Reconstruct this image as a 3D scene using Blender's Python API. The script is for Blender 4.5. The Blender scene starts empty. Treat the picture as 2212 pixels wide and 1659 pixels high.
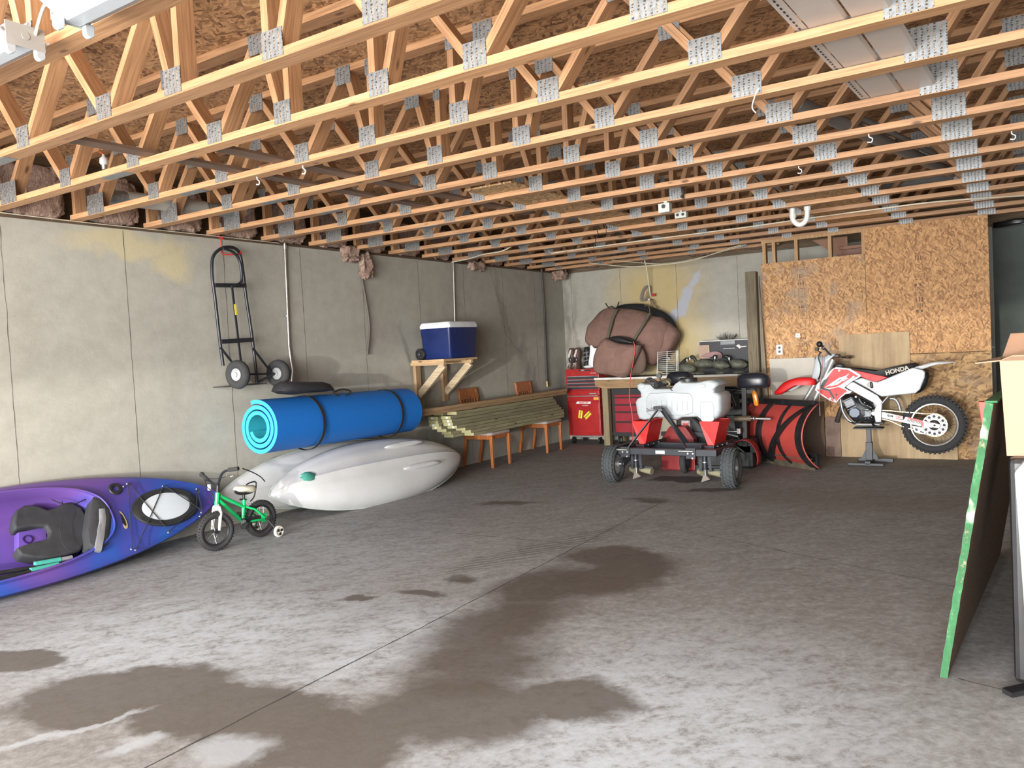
import bpy, math, random
from mathutils import Vector, Matrix, noise as mnoise
random.seed(7)
R = math.radians
PI = math.pi
SC = bpy.context.scene
COL = SC.collection

# ------------------------------------------------------------------ camera
W, H, F = 2212.0, 1659.0, 1732.8
YAW, PIT, ROL = .5739, .0421, -.0537
CAM = Vector((6.178, 0.0, 1.461))
_cy, _sy, _cp, _sp = math.cos(YAW), math.sin(YAW), math.cos(PIT), math.sin(PIT)
FW = Vector((-_sy*_cp, _cy*_cp, -_sp))
_r0 = Vector((_cy, _sy, 0)); _u0 = _r0.cross(FW)
RT = math.cos(ROL)*_r0 + math.sin(ROL)*_u0
UP = -math.sin(ROL)*_r0 + math.cos(ROL)*_u0
cd = bpy.data.cameras.new('camera'); cam = bpy.data.objects.new('camera', cd); COL.objects.link(cam)
cd.sensor_fit = 'HORIZONTAL'; cd.sensor_width = 36; cd.lens = 36*F/W; cd.clip_start = .05; cd.clip_end = 200
m = Matrix((RT, UP, -FW)).transposed().to_4x4(); m.translation = CAM
cam.matrix_world = m
SC.camera = cam

def at(px, py, X=None, Y=None, Z=None):
    """the point of the place seen at a pixel, on the plane X=, Y= or Z="""
    d = FW + (px-W/2)/F*RT - (py-H/2)/F*UP
    if X is not None: t = (X-CAM.x)/d.x
    elif Y is not None: t = (Y-CAM.y)/d.y
    else: t = (Z-CAM.z)/d.z
    return CAM + t*d

# ------------------------------------------------------------------ light and exposure
SC.view_settings.view_transform = 'Standard'
SC.view_settings.look = 'None'
SC.view_settings.gamma = 1.0
SC.view_settings.use_curve_mapping = False
SC.view_settings.exposure = -0.08
SC.cycles.max_bounces = 6
SC.cycles.diffuse_bounces = 4
SC.cycles.glossy_bounces = 3
SC.cycles.transmission_bounces = 4
SC.cycles.use_denoising = True
SC.cycles.use_adaptive_sampling = True
SC.cycles.caustics_reflective = False
SC.cycles.caustics_refractive = False
SC.cycles.sample_clamp_indirect = 4.0

wd = bpy.data.worlds.new('sky'); SC.world = wd; wd.use_nodes = True
bg = wd.node_tree.nodes['Background']
bg.inputs[0].default_value = (.86, .93, 1.0, 1); bg.inputs[1].default_value = 2.2

def light(name, kind, loc, target, energy, color, **kw):
    ld = bpy.data.lights.new(name, kind); ld.energy = energy; ld.color = color
    for k, v in kw.items(): setattr(ld, k, v)
    o = bpy.data.objects.new(name, ld); COL.objects.link(o); o.location = loc
    o.rotation_euler = (Vector(target)-Vector(loc)).to_track_quat('-Z', 'Y').to_euler()
    return o
# daylight that comes in through the open garage doorway behind the camera
light('doorway_daylight', 'AREA', (4.2, -4.2, 1.75), (4.0, 6.0, 1.75), 1500, (.97, .98, 1.0), shape='RECTANGLE', size=8.5, size_y=3.2, spread=R(170))
# light thrown up from the sunlit apron of concrete in front of the door
light('apron_bounce', 'AREA', (4.2, -4.0, .12), (3.6, 6.5, 3.0), 1000, (1.0, .95, .89), shape='RECTANGLE', size=8.5, size_y=4.5, spread=R(160))
# low sun glancing off a windscreen on the drive: the hard-edged light on the lower walls
sp = light('windscreen_glint', 'SPOT', (5.0, -8.0, 1.0), (4.2, 8.0, -6.0), 5200, (1.0, .97, .90), shadow_soft_size=.12, spot_blend=.004)
sp.data.spot_size = R(176)
_d = Vector((-.16, 1, 0)).normalized(); _el = R(2.2 - 88)
_dv = Vector((_d.x*math.cos(_el), _d.y*math.cos(_el), math.sin(_el)))
sp.rotation_euler = _dv.to_track_quat('-Z', 'Y').to_euler()

# ------------------------------------------------------------------ materials
MAT = {}
class NT:
    def __init__(s, name):
        s.m = bpy.data.materials.new(name); s.m.use_nodes = True
        s.t = s.m.node_tree; s.N = s.t.nodes; s.L = s.t.links
        s.b = s.N['Principled BSDF']
    def n(s, t, **kw):
        x = s.N.new(t)
        for k, v in kw.items():
            if k in x.bl_rna.properties: setattr(x, k, v)
            else: x.inputs[k].default_value = v
        return x
    def l(s, a, b): s.L.new(a, b)
    def coord(s, sc=(1, 1, 1), rot=(0, 0, 0), loc=(0, 0, 0), src='Object'):
        if not hasattr(s, 'tc'): s.tc = s.n('ShaderNodeTexCoord')
        mp = s.n('ShaderNodeMapping'); s.l(s.tc.outputs[src], mp.inputs[0])
        mp.inputs['Scale'].default_value = sc; mp.inputs['Rotation'].default_value = rot; mp.inputs['Location'].default_value = loc
        return mp.outputs[0]
    def noise(s, vec, scale=5, detail=4, rough=.55, dist=0):
        x = s.n('ShaderNodeTexNoise'); x.inputs['Scale'].default_value = scale; x.inputs['Detail'].default_value = detail
        x.inputs['Roughness'].default_value = rough; x.inputs['Distortion'].default_value = dist
        s.l(vec, x.inputs['Vector']); return x.outputs['Fac']
    def ramp(s, fac, stops):
        x = s.n('ShaderNodeValToRGB'); e = x.color_ramp.elements
        while len(e) < len(stops): e.new(.5)
        for i, (p, c) in enumerate(stops):
            e[i].position = p
            e[i].color = (*c, 1) if len(c) == 3 else c
        s.l(fac, x.inputs[0]); return x.outputs[0]
    def mix(s, fac, a, b, mode='MIX'):
        x = s.n('ShaderNodeMix', data_type='RGBA', blend_type=mode)
        for v, i in ((fac, 0), (a, 6), (b, 7)):
            if hasattr(v, 'links'): s.l(v, x.inputs[i])
            elif isinstance(v, (int, float)): x.inputs[i].default_value = v if i == 0 else (v, v, v, 1)
            else: x.inputs[i].default_value = (*v, 1)
        return x.outputs[2]
    def math(s, op, a, b=None, c=None, clamp=False):
        x = s.n('ShaderNodeMath', operation=op); x.use_clamp = clamp
        for i, v in enumerate((a, b, c)):
            if v is None: continue
            if hasattr(v, 'links'): s.l(v, x.inputs[i])
            else: x.inputs[i].default_value = v
        return x.outputs[0]
    def bump(s, h, strength=.3, dist=.01):
        x = s.n('ShaderNodeBump'); x.inputs['Strength'].default_value = strength; x.inputs['Distance'].default_value = dist
        s.l(h, x.inputs['Height']); s.l(x.outputs[0], s.b.inputs['Normal'])
    def blob(s, vec, c, rx, ry, rot=0, soft=.35):
        """soft-edged ellipse on the XY of vec: 1 inside, 0 outside"""
        mp = s.n('ShaderNodeMapping'); mp.vector_type = 'TEXTURE'
        mp.inputs['Location'].default_value = (c[0], c[1], 0); mp.inputs['Rotation'].default_value = (0, 0, rot)
        mp.inputs['Scale'].default_value = (rx, ry, 1)
        s.l(vec, mp.inputs[0])
        ln = s.n('ShaderNodeVectorMath', operation='LENGTH'); s.l(mp.outputs[0], ln.inputs[0])
        mr = s.n('ShaderNodeMapRange'); mr.inputs[1].default_value = 1+soft; mr.inputs[2].default_value = 1-soft
        s.l(ln.outputs['Value'], mr.inputs[0]); return mr.outputs[0]
    def set(s, col=None, rough=None, metal=None, **kw):
        for v, k in ((col, 'Base Color'), (rough, 'Roughness'), (metal, 'Metallic')):
            if v is None: continue
            if hasattr(v, 'links'): s.l(v, s.b.inputs[k])
            else: s.b.inputs[k].default_value = (*v, 1) if isinstance(v, tuple) else v
        for k, v in kw.items(): s.b.inputs[k.replace('_', ' ')].default_value = v
        return s.m

def plain(name, col, rough=.5, metal=0, var=.12, scale=9, bump=0, **kw):
    """a colour with faint blotches and wear"""
    if name in MAT: return MAT[name]
    t = NT(name); v = t.coord()
    f = t.noise(v, scale, 5, .6)
    lo = tuple(c*(1-var) for c in col); hi = tuple(min(1, c*(1+var)) for c in col)
    c = t.ramp(f, [(.3, lo), (.7, hi)])
    r = t.math('MULTIPLY_ADD', f, .25, rough-.12, clamp=True)
    t.set(c, r, metal, **kw)
    if bump: t.bump(f, bump, .004)
    MAT[name] = t.m; return t.m

def wood(name, light_c, dark_c, axis=0, rough=.65, rnd=.25, knots=True):
    if name in MAT: return MAT[name]
    t = NT(name)
    s1 = [14, 14, 14]; s1[axis] = .9
    oi = t.n('ShaderNodeObjectInfo')
    tc = t.n('ShaderNodeTexCoord')
    add = t.n('ShaderNodeVectorMath', operation='ADD')
    cmb = t.n('ShaderNodeCombineXYZ'); k = t.math('MULTIPLY', oi.outputs['Random'], 37.0)
    for i in range(3): t.l(k, cmb.inputs[i])
    t.l(tc.outputs['Object'], add.inputs[0]); t.l(cmb.outputs[0], add.inputs[1])
    mp = t.n('ShaderNodeMapping'); t.l(add.outputs[0], mp.inputs[0]); mp.inputs['Scale'].default_value = s1
    f = t.noise(mp.outputs[0], 3.0, 6, .62, .4)
    mp2 = t.n('ShaderNodeMapping'); t.l(add.outputs[0], mp2.inputs[0]); s2 = [70, 70, 70]; s2[axis] = 2.5; mp2.inputs['Scale'].default_value = s2
    g = t.noise(mp2.outputs[0], 1.6, 3, .5)
    c = t.ramp(f, [(.30, dark_c), (.5, tuple((a+b)/2 for a, b in zip(light_c, dark_c))), (.68, light_c)])
    c = t.mix(.42, c, t.ramp(g, [(.36, tuple(x*.55 for x in dark_c)), (.58, light_c)]))
    # board-to-board tone
    rr = t.math('MULTIPLY_ADD', oi.outputs['Random'], rnd, 1-rnd*.55)
    c = t.mix(1.0, c, rr, 'MULTIPLY')
    if knots:
        mp3 = t.n('ShaderNodeMapping'); t.l(add.outputs[0], mp3.inputs[0]); s3 = [9, 9, 9]; s3[axis] = 3.2; mp3.inputs['Scale'].default_value = s3
        vo = t.n('ShaderNodeTexVoronoi'); t.l(mp3.outputs[0], vo.inputs['Vector']); vo.inputs['Scale'].default_value = 1.0
        kk = t.ramp(vo.outputs['Distance'], [(.06, (1, 1, 1)), (.13, (0, 0, 0))])
        c = t.mix(kk, c, tuple(x*.35 for x in dark_c))
    t.set(c, rough); t.bump(g, .12, .002)
    MAT[name] = t.m; return t.m

def osb(name, a, b, c_, scale=1.0, ori=0.0, weather=0, plane='XY'):
    """oriented strand board: long pale and dark flakes"""
    if name in MAT: return MAT[name]
    t = NT(name)
    rot = {'XY': (0, 0, 0), 'XZ': (R(90), 0, 0)}[plane]
    base = t.coord(rot=rot)
    w = t.noise(base, 3, 3, .6)
    layers = []
    for i, (ang, sx, sy) in enumerate(((ori+.35, 15, 50), (ori-.4, 18, 58), (ori+.95, 22, 66))):
        m0 = t.n('ShaderNodeMapping'); t.l(base, m0.inputs[0]); m0.inputs['Rotation'].default_value = (0, 0, ang)
        mp = t.n('ShaderNodeMapping'); t.l(m0.outputs[0], mp.inputs[0])
        mp.inputs['Scale'].default_value = (sx*scale, sy*scale, 1)
        mp.inputs['Location'].default_value = (i*7.3, i*3.1, 0)
        ds = t.n('ShaderNodeTexNoise'); ds.inputs['Scale'].default_value = .35; t.l(mp.outputs[0], ds.inputs['Vector'])
        ad = t.n('ShaderNodeMix', data_type='RGBA', blend_type='ADD'); ad.inputs[0].default_value = .9
        t.l(mp.outputs[0], ad.inputs[6]); t.l(ds.outputs['Color'], ad.inputs[7])
        vo = t.n('ShaderNodeTexVoronoi'); vo.voronoi_dimensions = '2D'; vo.inputs['Scale'].default_value = 1.0; t.l(ad.outputs[2], vo.inputs['Vector'])
        sep = t.n('ShaderNodeSeparateColor'); t.l(vo.outputs['Color'], sep.inputs[0])
        layers.append((sep.outputs[0], sep.outputs[1], vo.outputs['Distance']))
    def tone(o): return t.ramp(o, [(.0, c_), (.28, b), (.6, a), (.93, tuple(min(1, x*1.30) for x in a))])
    col = tone(layers[0][0])
    col = t.mix(t.ramp(layers[1][1], [(.50, (0, 0, 0)), (.54, (1, 1, 1))]), col, tone(layers[1][0]))
    col = t.mix(t.ramp(layers[2][1], [(.68, (0, 0, 0)), (.72, (1, 1, 1))]), col, tone(layers[2][0]))
    ed = t.ramp(layers[0][2], [(.0, (1, 1, 1)), (.9, (.72, .66, .6))])
    col = t.mix(.5, col, ed, 'MULTIPLY')
    if weather:
        col = t.mix(t.ramp(w, [(.52, (0, 0, 0)), (.68, (weather,)*3)]), col, (.30, .24, .18))
    t.set(col, .7); t.bump(layers[0][0], .25, .003)
    MAT[name] = t.m; return t.m

# ------------------------------------------------------------------ mesh building
class MB:
    def __init__(s): s.v = []; s.f = []; s.mi = []; s.cur = 0
    def add(s, vs, fs):
        k = len(s.v); s.v += [Vector(p) for p in vs]
        for f in fs: s.f.append([i+k for i in f]); s.mi.append(s.cur)
        return s
    def box(s, c, d, rot=None):
        c = Vector(c); hx, hy, hz = d[0]/2, d[1]/2, d[2]/2
        vs = [Vector((x, y, z)) for x in (-hx, hx) for y in (-hy, hy) for z in (-hz, hz)]
        if rot is not None: vs = [rot @ p for p in vs]
        return s.add([c+p for p in vs], [(0, 1, 3, 2), (4, 6, 7, 5), (0, 4, 5, 1), (2, 3, 7, 6), (0, 2, 6, 4), (1, 5, 7, 3)])
    def span(s, a, b):
        a, b = Vector(a), Vector(b); return s.box((a+b)/2, [abs(x) for x in (b-a)])
    def bar(s, p0, p1, w, h, up=(0, 0, 1)):
        p0, p1 = Vector(p0), Vector(p1); x = (p1-p0); L = x.length; x.normalize()
        u = Vector(up); y = u.cross(x)
        if y.length < 1e-4: y = Vector((0, 1, 0)).cross(x)
        y.normalize(); z = x.cross(y)
        return s.box((p0+p1)/2, (L, w, h), Matrix((x, y, z)).transposed())
    def ring(s, c, n, r, seg, ref=None, r2=None):
        n = Vector(n).normalized()
        a = (Vector(ref) if ref is not None else (Vector((0, 0, 1)) if abs(n.z) < .9 else Vector((1, 0, 0))))
        a = (a - n*a.dot(n)).normalized(); b = n.cross(a)
        return [Vector(c)+r*math.cos(2*PI*i/seg)*a+(r2 or r)*math.sin(2*PI*i/seg)*b for i in range(seg)]
    def loft(s, rings, close=True, caps=True, cyc=False):
        n = len(rings[0]); k = len(s.v)
        for r in rings: s.v += [Vector(p) for p in r]
        m = len(rings)
        for j in range(m if cyc else m-1):
            for i in range(n if close else n-1):
                a = k+j*n+i; b = k+j*n+(i+1) % n; c = k+((j+1) % m)*n+(i+1) % n; d = k+((j+1) % m)*n+i
                s.f.append([a, b, c, d]); s.mi.append(s.cur)
        if caps and close and not cyc:
            s.f.append([k+i for i in reversed(range(n))]); s.mi.append(s.cur)
            s.f.append([k+(m-1)*n+i for i in range(n)]); s.mi.append(s.cur)
        return s
    def tube(s, pts, r, seg=8, caps=True, cyc=False):
        pts = [Vector(p) for p in pts]; n = len(pts); rs = r if isinstance(r, (list, tuple)) else [r]*n
        rings = []; ref = None
        for i in range(n):
            if cyc: d = pts[(i+1) % n]-pts[i-1]
            else: d = pts[min(i+1, n-1)]-pts[max(i-1, 0)]
            if d.length < 1e-9: d = Vector((0, 0, 1))
            d.normalize()
            if ref is None: ref = Vector((0, 0, 1)) if abs(d.z) < .9 else Vector((1, 0, 0))
            ref = (ref-d*ref.dot(d))
            if ref.length < 1e-6: ref = Vector((1, 0, 0))-d*d.x
            ref.normalize()
            rings.append(s.ring(pts[i], d, rs[i], seg, ref))
        return s.loft(rings, caps=caps, cyc=cyc)
    def cyl(s, p0, p1, r, seg=16, r1=None):
        p0, p1 = Vector(p0), Vector(p1); d = p1-p0
        return s.loft([s.ring(p0, d, r, seg), s.ring(p1, d, r if r1 is None else r1, seg)])
    def lathe(s, o, axis, prof, seg=24, caps=True):
        """prof: (distance along the axis, radius)"""
        o = Vector(o); a = Vector(axis).normalized()
        return s.loft([s.ring(o+a*h, a, max(r, 1e-4), seg) for h, r in prof], caps=caps)
    def torus(s, c, axis, Rr, r, seg=32, sec=10, sq=1.0):
        a = Vector(axis).normalized(); pts = s.ring(c, a, Rr, seg); rings = []
        for p in pts:
            o = (p-Vector(c)).normalized()
            rings.append([p+o*(r*math.cos(2*PI*j/sec))+a*(r*sq*math.sin(2*PI*j/sec)) for j in range(sec)])
        return s.loft(rings, cyc=True)
    def ball(s, c, rx, ry=None, rz=None, seg=14, rot=None):
        ry = ry or rx; rz = rz or rx; rings = []
        m = seg//2
        for j in range(m+1):
            th = -PI/2+PI*j/m; cr = max(math.cos(th), .01)
            rg = [Vector((rx*cr*math.cos(2*PI*i/seg), ry*cr*math.sin(2*PI*i/seg), rz*math.sin(th))) for i in range(seg)]
            if rot is not None: rg = [rot @ p for p in rg]
            rings.append([Vector(c)+p for p in rg])
        return s.loft(rings)
    def prism(s, poly, vec):
        vec = Vector(vec); a = [Vector(p) for p in poly]; n = len(a)
        return s.add(a+[p+vec for p in a], [list(range(n))[::-1], [n+i for i in range(n)]]+[[i, (i+1) % n, n+(i+1) % n, n+i] for i in range(n)])
    def pillow(s, poly, vec, th, power=2.0, steps=6, flat=0.0, back=True):
        """an outline swollen to both sides along vec; power 2 = round, 5 = boxy"""
        vec = Vector(vec).normalized(); P = [Vector(p) for p in poly]; c = sum(P, Vector())/len(P); rings = []
        hs = [math.sin(PI/2*i/steps) for i in range(steps+1)]
        def sc(h): return (1-abs(h)**power)**(1/power)
        lv = ([-h for h in hs[::-1]] if back else []) + hs[(1 if back else 0):]
        for h in lv:
            k = max(sc(h), .02); rings.append([c+(p-c)*k+vec*(h*th) for p in P])
        return s.loft(rings)
    def build(s, name, mat, parent=None, smooth=None, bev=0, seg=2, sub=0, solid=0):
        me = bpy.data.meshes.new(name)
        off = Vector(parent_world(parent)) if parent else Vector((0, 0, 0))
        me.from_pydata([p-off for p in s.v], [], s.f)
        mats = mat if isinstance(mat, (list, tuple)) else [mat]
        for x in mats: me.materials.append(x)
        if len(mats) > 1:
            for p, i in zip(me.polygons, s.mi): p.material_index = i
        if smooth is not None:
            for p in me.polygons: p.use_smooth = True
            if smooth < 180: me.set_sharp_from_angle(angle=R(smooth))
        me.update()
        import bmesh
        bm = bmesh.new(); bm.from_mesh(me); bmesh.ops.recalc_face_normals(bm, faces=bm.faces); bm.to_mesh(me); bm.free()
        o = bpy.data.objects.new(name, me); COL.objects.link(o)
        if parent: o.parent = parent
        if solid: md = o.modifiers.new('solid', 'SOLIDIFY'); md.thickness = solid; md.offset = 0
        if bev: md = o.modifiers.new('bevel', 'BEVEL'); md.width = bev; md.segments = seg; md.limit_method = 'ANGLE'; md.angle_limit = R(40)
        if sub: md = o.modifiers.new('sub', 'SUBSURF'); md.levels = sub; md.render_levels = sub
        return o
def parent_world(p):
    v = Vector((0, 0, 0))
    while p: v += p.location; p = p.parent
    return v
def tag(o, label=None, cat=None, group=None, kind=None):
    if label: o['label'] = label
    if cat: o['category'] = cat
    if group: o['group'] = group
    if kind: o['kind'] = kind
    return o
def thing(name, label, cat, loc=(0, 0, 0), group=None):
    o = bpy.data.objects.new(name, None); COL.objects.link(o); o.location = loc; o.empty_display_size = .1
    return tag(o, label, cat, group)
def struct(o): o['kind'] = 'structure'; return o
def copy_tree(o, parent=None):
    c = o.copy(); COL.objects.link(c); c.parent = parent
    for ch in o.children: copy_tree(ch, c)
    return c
def curve(pts, n=6):
    """Catmull-Rom through the points"""
    P = [Vector(p) for p in pts]; out = []
    for i in range(len(P)-1):
        a, b, c, d = P[max(i-1, 0)], P[i], P[i+1], P[min(i+2, len(P)-1)]
        for k in range(n):
            t = k/n; out.append(.5*((2*b)+(c-a)*t+(2*a-5*b+4*c-d)*t*t+(3*b-a-3*c+d)*t**3))
    return out+[P[-1]]
# ================================================================== the room
HW = 2.614          # top of the concrete wall
ZB = 2.641          # underside of the bottom chords
ZT = 3.128          # underside of the subfloor
YD = 11.18          # back wall

def concrete_wall(name, plane):
    t = NT(name); v0 = t.coord(rot=(R(90), 0, R(90)) if plane == 'YZ' else (R(90), 0, 0))
    # v: x along the wall, y up
    if plane == 'YZ':
        sep = t.n('ShaderNodeSeparateXYZ'); t.l(t.tc.outputs['Object'], sep.inputs[0])
        cb = t.n('ShaderNodeCombineXYZ'); t.l(sep.outputs[1], cb.inputs[0]); t.l(sep.outputs[2], cb.inputs[1]); v = cb.outputs[0]
    else:
        sep = t.n('ShaderNodeSeparateXYZ'); t.l(t.tc.outputs['Object'], sep.inputs[0])
        cb = t.n('ShaderNodeCombineXYZ'); t.l(sep.outputs[0], cb.inputs[0]); t.l(sep.outputs[2], cb.inputs[1]); v = cb.outputs[0]
    a = t.noise(v, .9, 5, .6); b = t.noise(v, 7, 6, .65); c3 = t.noise(v, 45, 3, .6)
    c = t.ramp(a, [(.3, (.345, .330, .275)), (.5, (.39, .375, .318)), (.7, (.435, .42, .36))])
    c = t.mix(.35, c, t.ramp(b, [(.3, (.285, .27, .225)), (.65, (.475, .455, .395))]))
    pit = t.ramp(c3, [(.24, (1, 1, 1)), (.29, (0, 0, 0))]); c = t.mix(t.mix(.0, pit, pit), c, (.2, .18, .15))
    # wobbling lookup for the stains
    ns = t.n('ShaderNodeTexNoise'); ns.inputs['Scale'].default_value = 3.2; ns.inputs['Detail'].default_value = 5; t.l(v, ns.inputs['Vector'])
    wob = t.n('ShaderNodeVectorMath', operation='MULTIPLY_ADD'); t.l(ns.outputs['Color'], wob.inputs[0]); wob.inputs[1].default_value = (.34, .34, 0); 
    sub = t.n('ShaderNodeVectorMath', operation='SUBTRACT'); t.l(v, sub.inputs[0]); sub.inputs[1].default_value = (.17, .17, 0); t.l(sub.outputs[0], wob.inputs[2])
    wv = wob.outputs[0]
    return t, v, wv, c
def stain(t, wv, c, spots, col, amount):
    m_ = None
    for s_ in spots:
        b_ = t.blob(wv, s_[0], s_[1], s_[2], s_[3] if len(s_) > 3 else 0, s_[4] if len(s_) > 4 else .35)
        m_ = b_ if m_ is None else t.math('MAXIMUM', m_, b_)
    return t.mix(t.math('MULTIPLY', m_, amount), c, col)

# left wall (plane X = 0, inner face)
t, v, wv, c = concrete_wall('left_wall_concrete', 'YZ')
c = stain(t, wv, c, [((3.9, 2.5), .5, .10), ((4.3, 2.35), .18, .16)], (.62, .52, .27), .55)        # yellow drips under the sill
c = stain(t, wv, c, [((7.35, 1.42), .035, .30, .30, .8), ((7.55, 1.12), .05, .25, .35, .8), ((7.62, .95), .09, .16, .2, .7), ((7.75, .62), .13, .30, 0, .8), ((7.95, .45), .10, .40, 0, .8), ((7.6, .35), .10, .36, 0, .8)], (.10, .10, .09), .55)
c = stain(t, wv, c, [((9.9, 1.45), .10, .16, 0, .8), ((10.02, 1.12), .07, .26, .2, .8), ((10.2, .9), .05, .3, .2, .8), ((11.0, .9), .16, .22, 0, .9)], (.17, .17, .16), .6)
c = stain(t, wv, c, [((9.35, 2.15), .05, .34, .25, .8), ((9.5, 1.85), .035, .25, .3, .8)], (.22, .20, .16), .55)
t.set(c, .88); t.bump(t.noise(v, 26, 6, .7), .22, .006); left_mat = t.m
t, v, wv, c = concrete_wall('back_wall_concrete', 'XZ')
c = stain(t, wv, c, [((1.55, 2.1), .62, .75, 0, .5), ((1.75, 1.3), .5, .9, 0, .5)], (.56, .40, .12), .62)
c = stain(t, wv, c, [((2.15, 2.33), .04, .17, -.7, .3), ((1.98, 2.02), .085, .24, -.45, .22), ((1.83, 1.84), .07, .17, -.85, .25)], (.44, .46, .52), .92)
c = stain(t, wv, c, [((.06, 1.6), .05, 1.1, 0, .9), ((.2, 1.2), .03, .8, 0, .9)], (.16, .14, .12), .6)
t.set(c, .88); t.bump(t.noise(v, 26, 6, .7), .22, .006); back_mat = t.m
gray_wall = plain('plain_concrete', (.34, .35, .33), .9, var=.15, scale=3)

struct(MB().span((-.22, -1.0, 0), (0, YD+.22, HW)).build('wall_left', left_mat))
struct(MB().span((0, YD, 0), (5.84, YD+.22, HW)).build('wall_back', back_mat))
struct(MB().span((5.84, YD, 0), (7.6, YD+.22, HW)).build('wall_back_right', plain('shade_darkened_wall', (.10, .115, .105), .9, var=.25, scale=2)))  # right end of the back wall, its shade put into the colour
struct(MB().span((7.4, -1.0, 0), (7.6, YD, HW)).build('wall_right', gray_wall))

# joints between the form panels
def seam(p0, p1, nrm, w=.005, amp=.006, n=46, name='trim_1'):
    p0, p1 = Vector(p0), Vector(p1); d = (p1-p0).normalized(); nrm = Vector(nrm); sd = d.cross(nrm).normalized(); mb = MB(); prev = None
    vs = []
    for i in range(n+1):
        p = p0.lerp(p1, i/n)+nrm*.0015
        k = mnoise.noise(p*9)*amp+mnoise.noise(p*40)*amp*.5; ww = w*(.45+1.3*abs(mnoise.noise(p*23+Vector((5, 5, 5)))))
        vs.append((p+sd*(k-ww/2), p+sd*(k+ww/2)))
    for i in range(n):
        a, b = vs[i]; c_, d_ = vs[i+1]
        mb.add([a, b, d_, c_], [(0, 1, 2, 3)])
    return mb
dark_joint = plain('joint_crack_dark', (.10, .088, .07), .95)  # dark tone of the panel joints and cracks
q = 1
for y in (2.91, 3.846, 4.806, 5.734, 6.618, 7.598, 8.519, 9.445, 10.301):
    struct(seam((0, y-.004, .01), (0, y+.004, HW-.01), (1, 0, 0)).build('trim_%d' % q, dark_joint)); q += 1
for x in (.151, .996, 1.889, 2.783):
    struct(seam((x, YD, .01), (x, YD, HW-.01), (0, -1, 0), .006).build('trim_%d' % q, dark_joint)); q += 1
crack = [(9.15, 2.56), (9.28, 2.25), (9.40, 2.0), (9.45, 1.72), (9.62, 1.55), (9.85, 1.42)]
for a, b in zip(crack, crack[1:]):
    struct(seam((0, a[0], a[1]), (0, b[0], b[1]), (1, 0, 0), .006, .012, 10).build('trim_%d' % q, dark_joint)); q += 1

# sill plates on the walls
sill_m = wood('sill_wood', (.15, .10, .06), (.07, .045, .03), 1, knots=False)
struct(MB().span((-.16, -1.0, HW), (-.005, YD, ZB)).build('trim_%d' % q, sill_m)); q += 1
struct(MB().span((0, YD+.005, HW), (6.0, YD+.16, ZB)).build('trim_%d' % q, wood('sill_wood_back', (.17, .13, .08), (.08, .055, .035), 0, knots=False))); q += 1
# rim boards that close the ends of the joist space
rim = wood('rim_board', (.20, .13, .07), (.10, .06, .035), 1, knots=False)
struct(MB().span((-.2, -1.0, ZB), (-.14, YD+.2, ZT)).build('wall_rim_left', rim))
struct(MB().span((-.14, YD+.16, ZB), (7.6, YD+.2, ZT)).build('wall_rim_back', wood('rim_board_back', (.30, .20, .11), (.15, .10, .06), 0, knots=False)))
struct(MB().span((7.5, -1.0, HW), (7.6, YD+.2, ZT)).build('wall_rim_right', rim))

# subfloor = the ceiling one sees between the trusses
sub_m = osb('subfloor_osb', (.48, .275, .135), (.345, .18, .08), (.15, .07, .035), 1.15, 0.0, 0, 'XY')
struct(MB().span((-.2, -1.0, ZT), (7.6, YD+.2, ZT+.02)).build('ceiling', sub_m))

# floor
t = NT('floor_concrete'); v = t.coord()
def rsc(ang, sx, sy):
    m0 = t.coord(rot=(0, 0, R(ang))); m1 = t.n('ShaderNodeMapping'); t.l(m0, m1.inputs[0]); m1.inputs['Scale'].default_value = (sx, sy, 1); return m1.outputs[0]
a = t.noise(v, .5, 5, .6); b = t.noise(v, 2.4, 8, .72, .3); s2 = t.noise(rsc(-50, 1.6, 2.8), 3.2, 9, .78, .3); fine = t.noise(v, 24, 6, .75)
c = t.ramp(a, [(.32, (.195, .180, .160)), (.5, (.245, .235, .22)), (.68, (.285, .28, .27))])
c = t.mix(.45, c, t.ramp(b, [(.34, (.15, .138, .122)), (.52, (.26, .25, .238)), (.68, (.38, .38, .375))]))
c = t.mix(.45, c, t.ramp(s2, [(.38, (.125, .122, .12)), (.5, (.25, .245, .24)), (.62, (.40, .41, .42))]))
c = t.mix(.35, c, t.ramp(fine, [(.36, (.12, .115, .11)), (.5, (.26, .255, .25)), (.64, (.46, .46, .46))]))
ns = t.n('ShaderNodeTexNoise'); ns.inputs['Scale'].default_value = 3.4; ns.inputs['Detail'].default_value = 9; ns.inputs['Roughness'].default_value = .62; t.l(v, ns.inputs['Vector'])
wob = t.n('ShaderNodeVectorMath', operation='MULTIPLY_ADD'); t.l(ns.outputs['Color'], wob.inputs[0]); wob.inputs[1].default_value = (.40, .40, 0)
sb_ = t.n('ShaderNodeVectorMath', operation='SUBTRACT'); t.l(v, sb_.inputs[0]); sb_.inputs[1].default_value = (.20, .20, 0); t.l(sb_.outputs[0], wob.inputs[2]); wv = wob.outputs[0]
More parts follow.
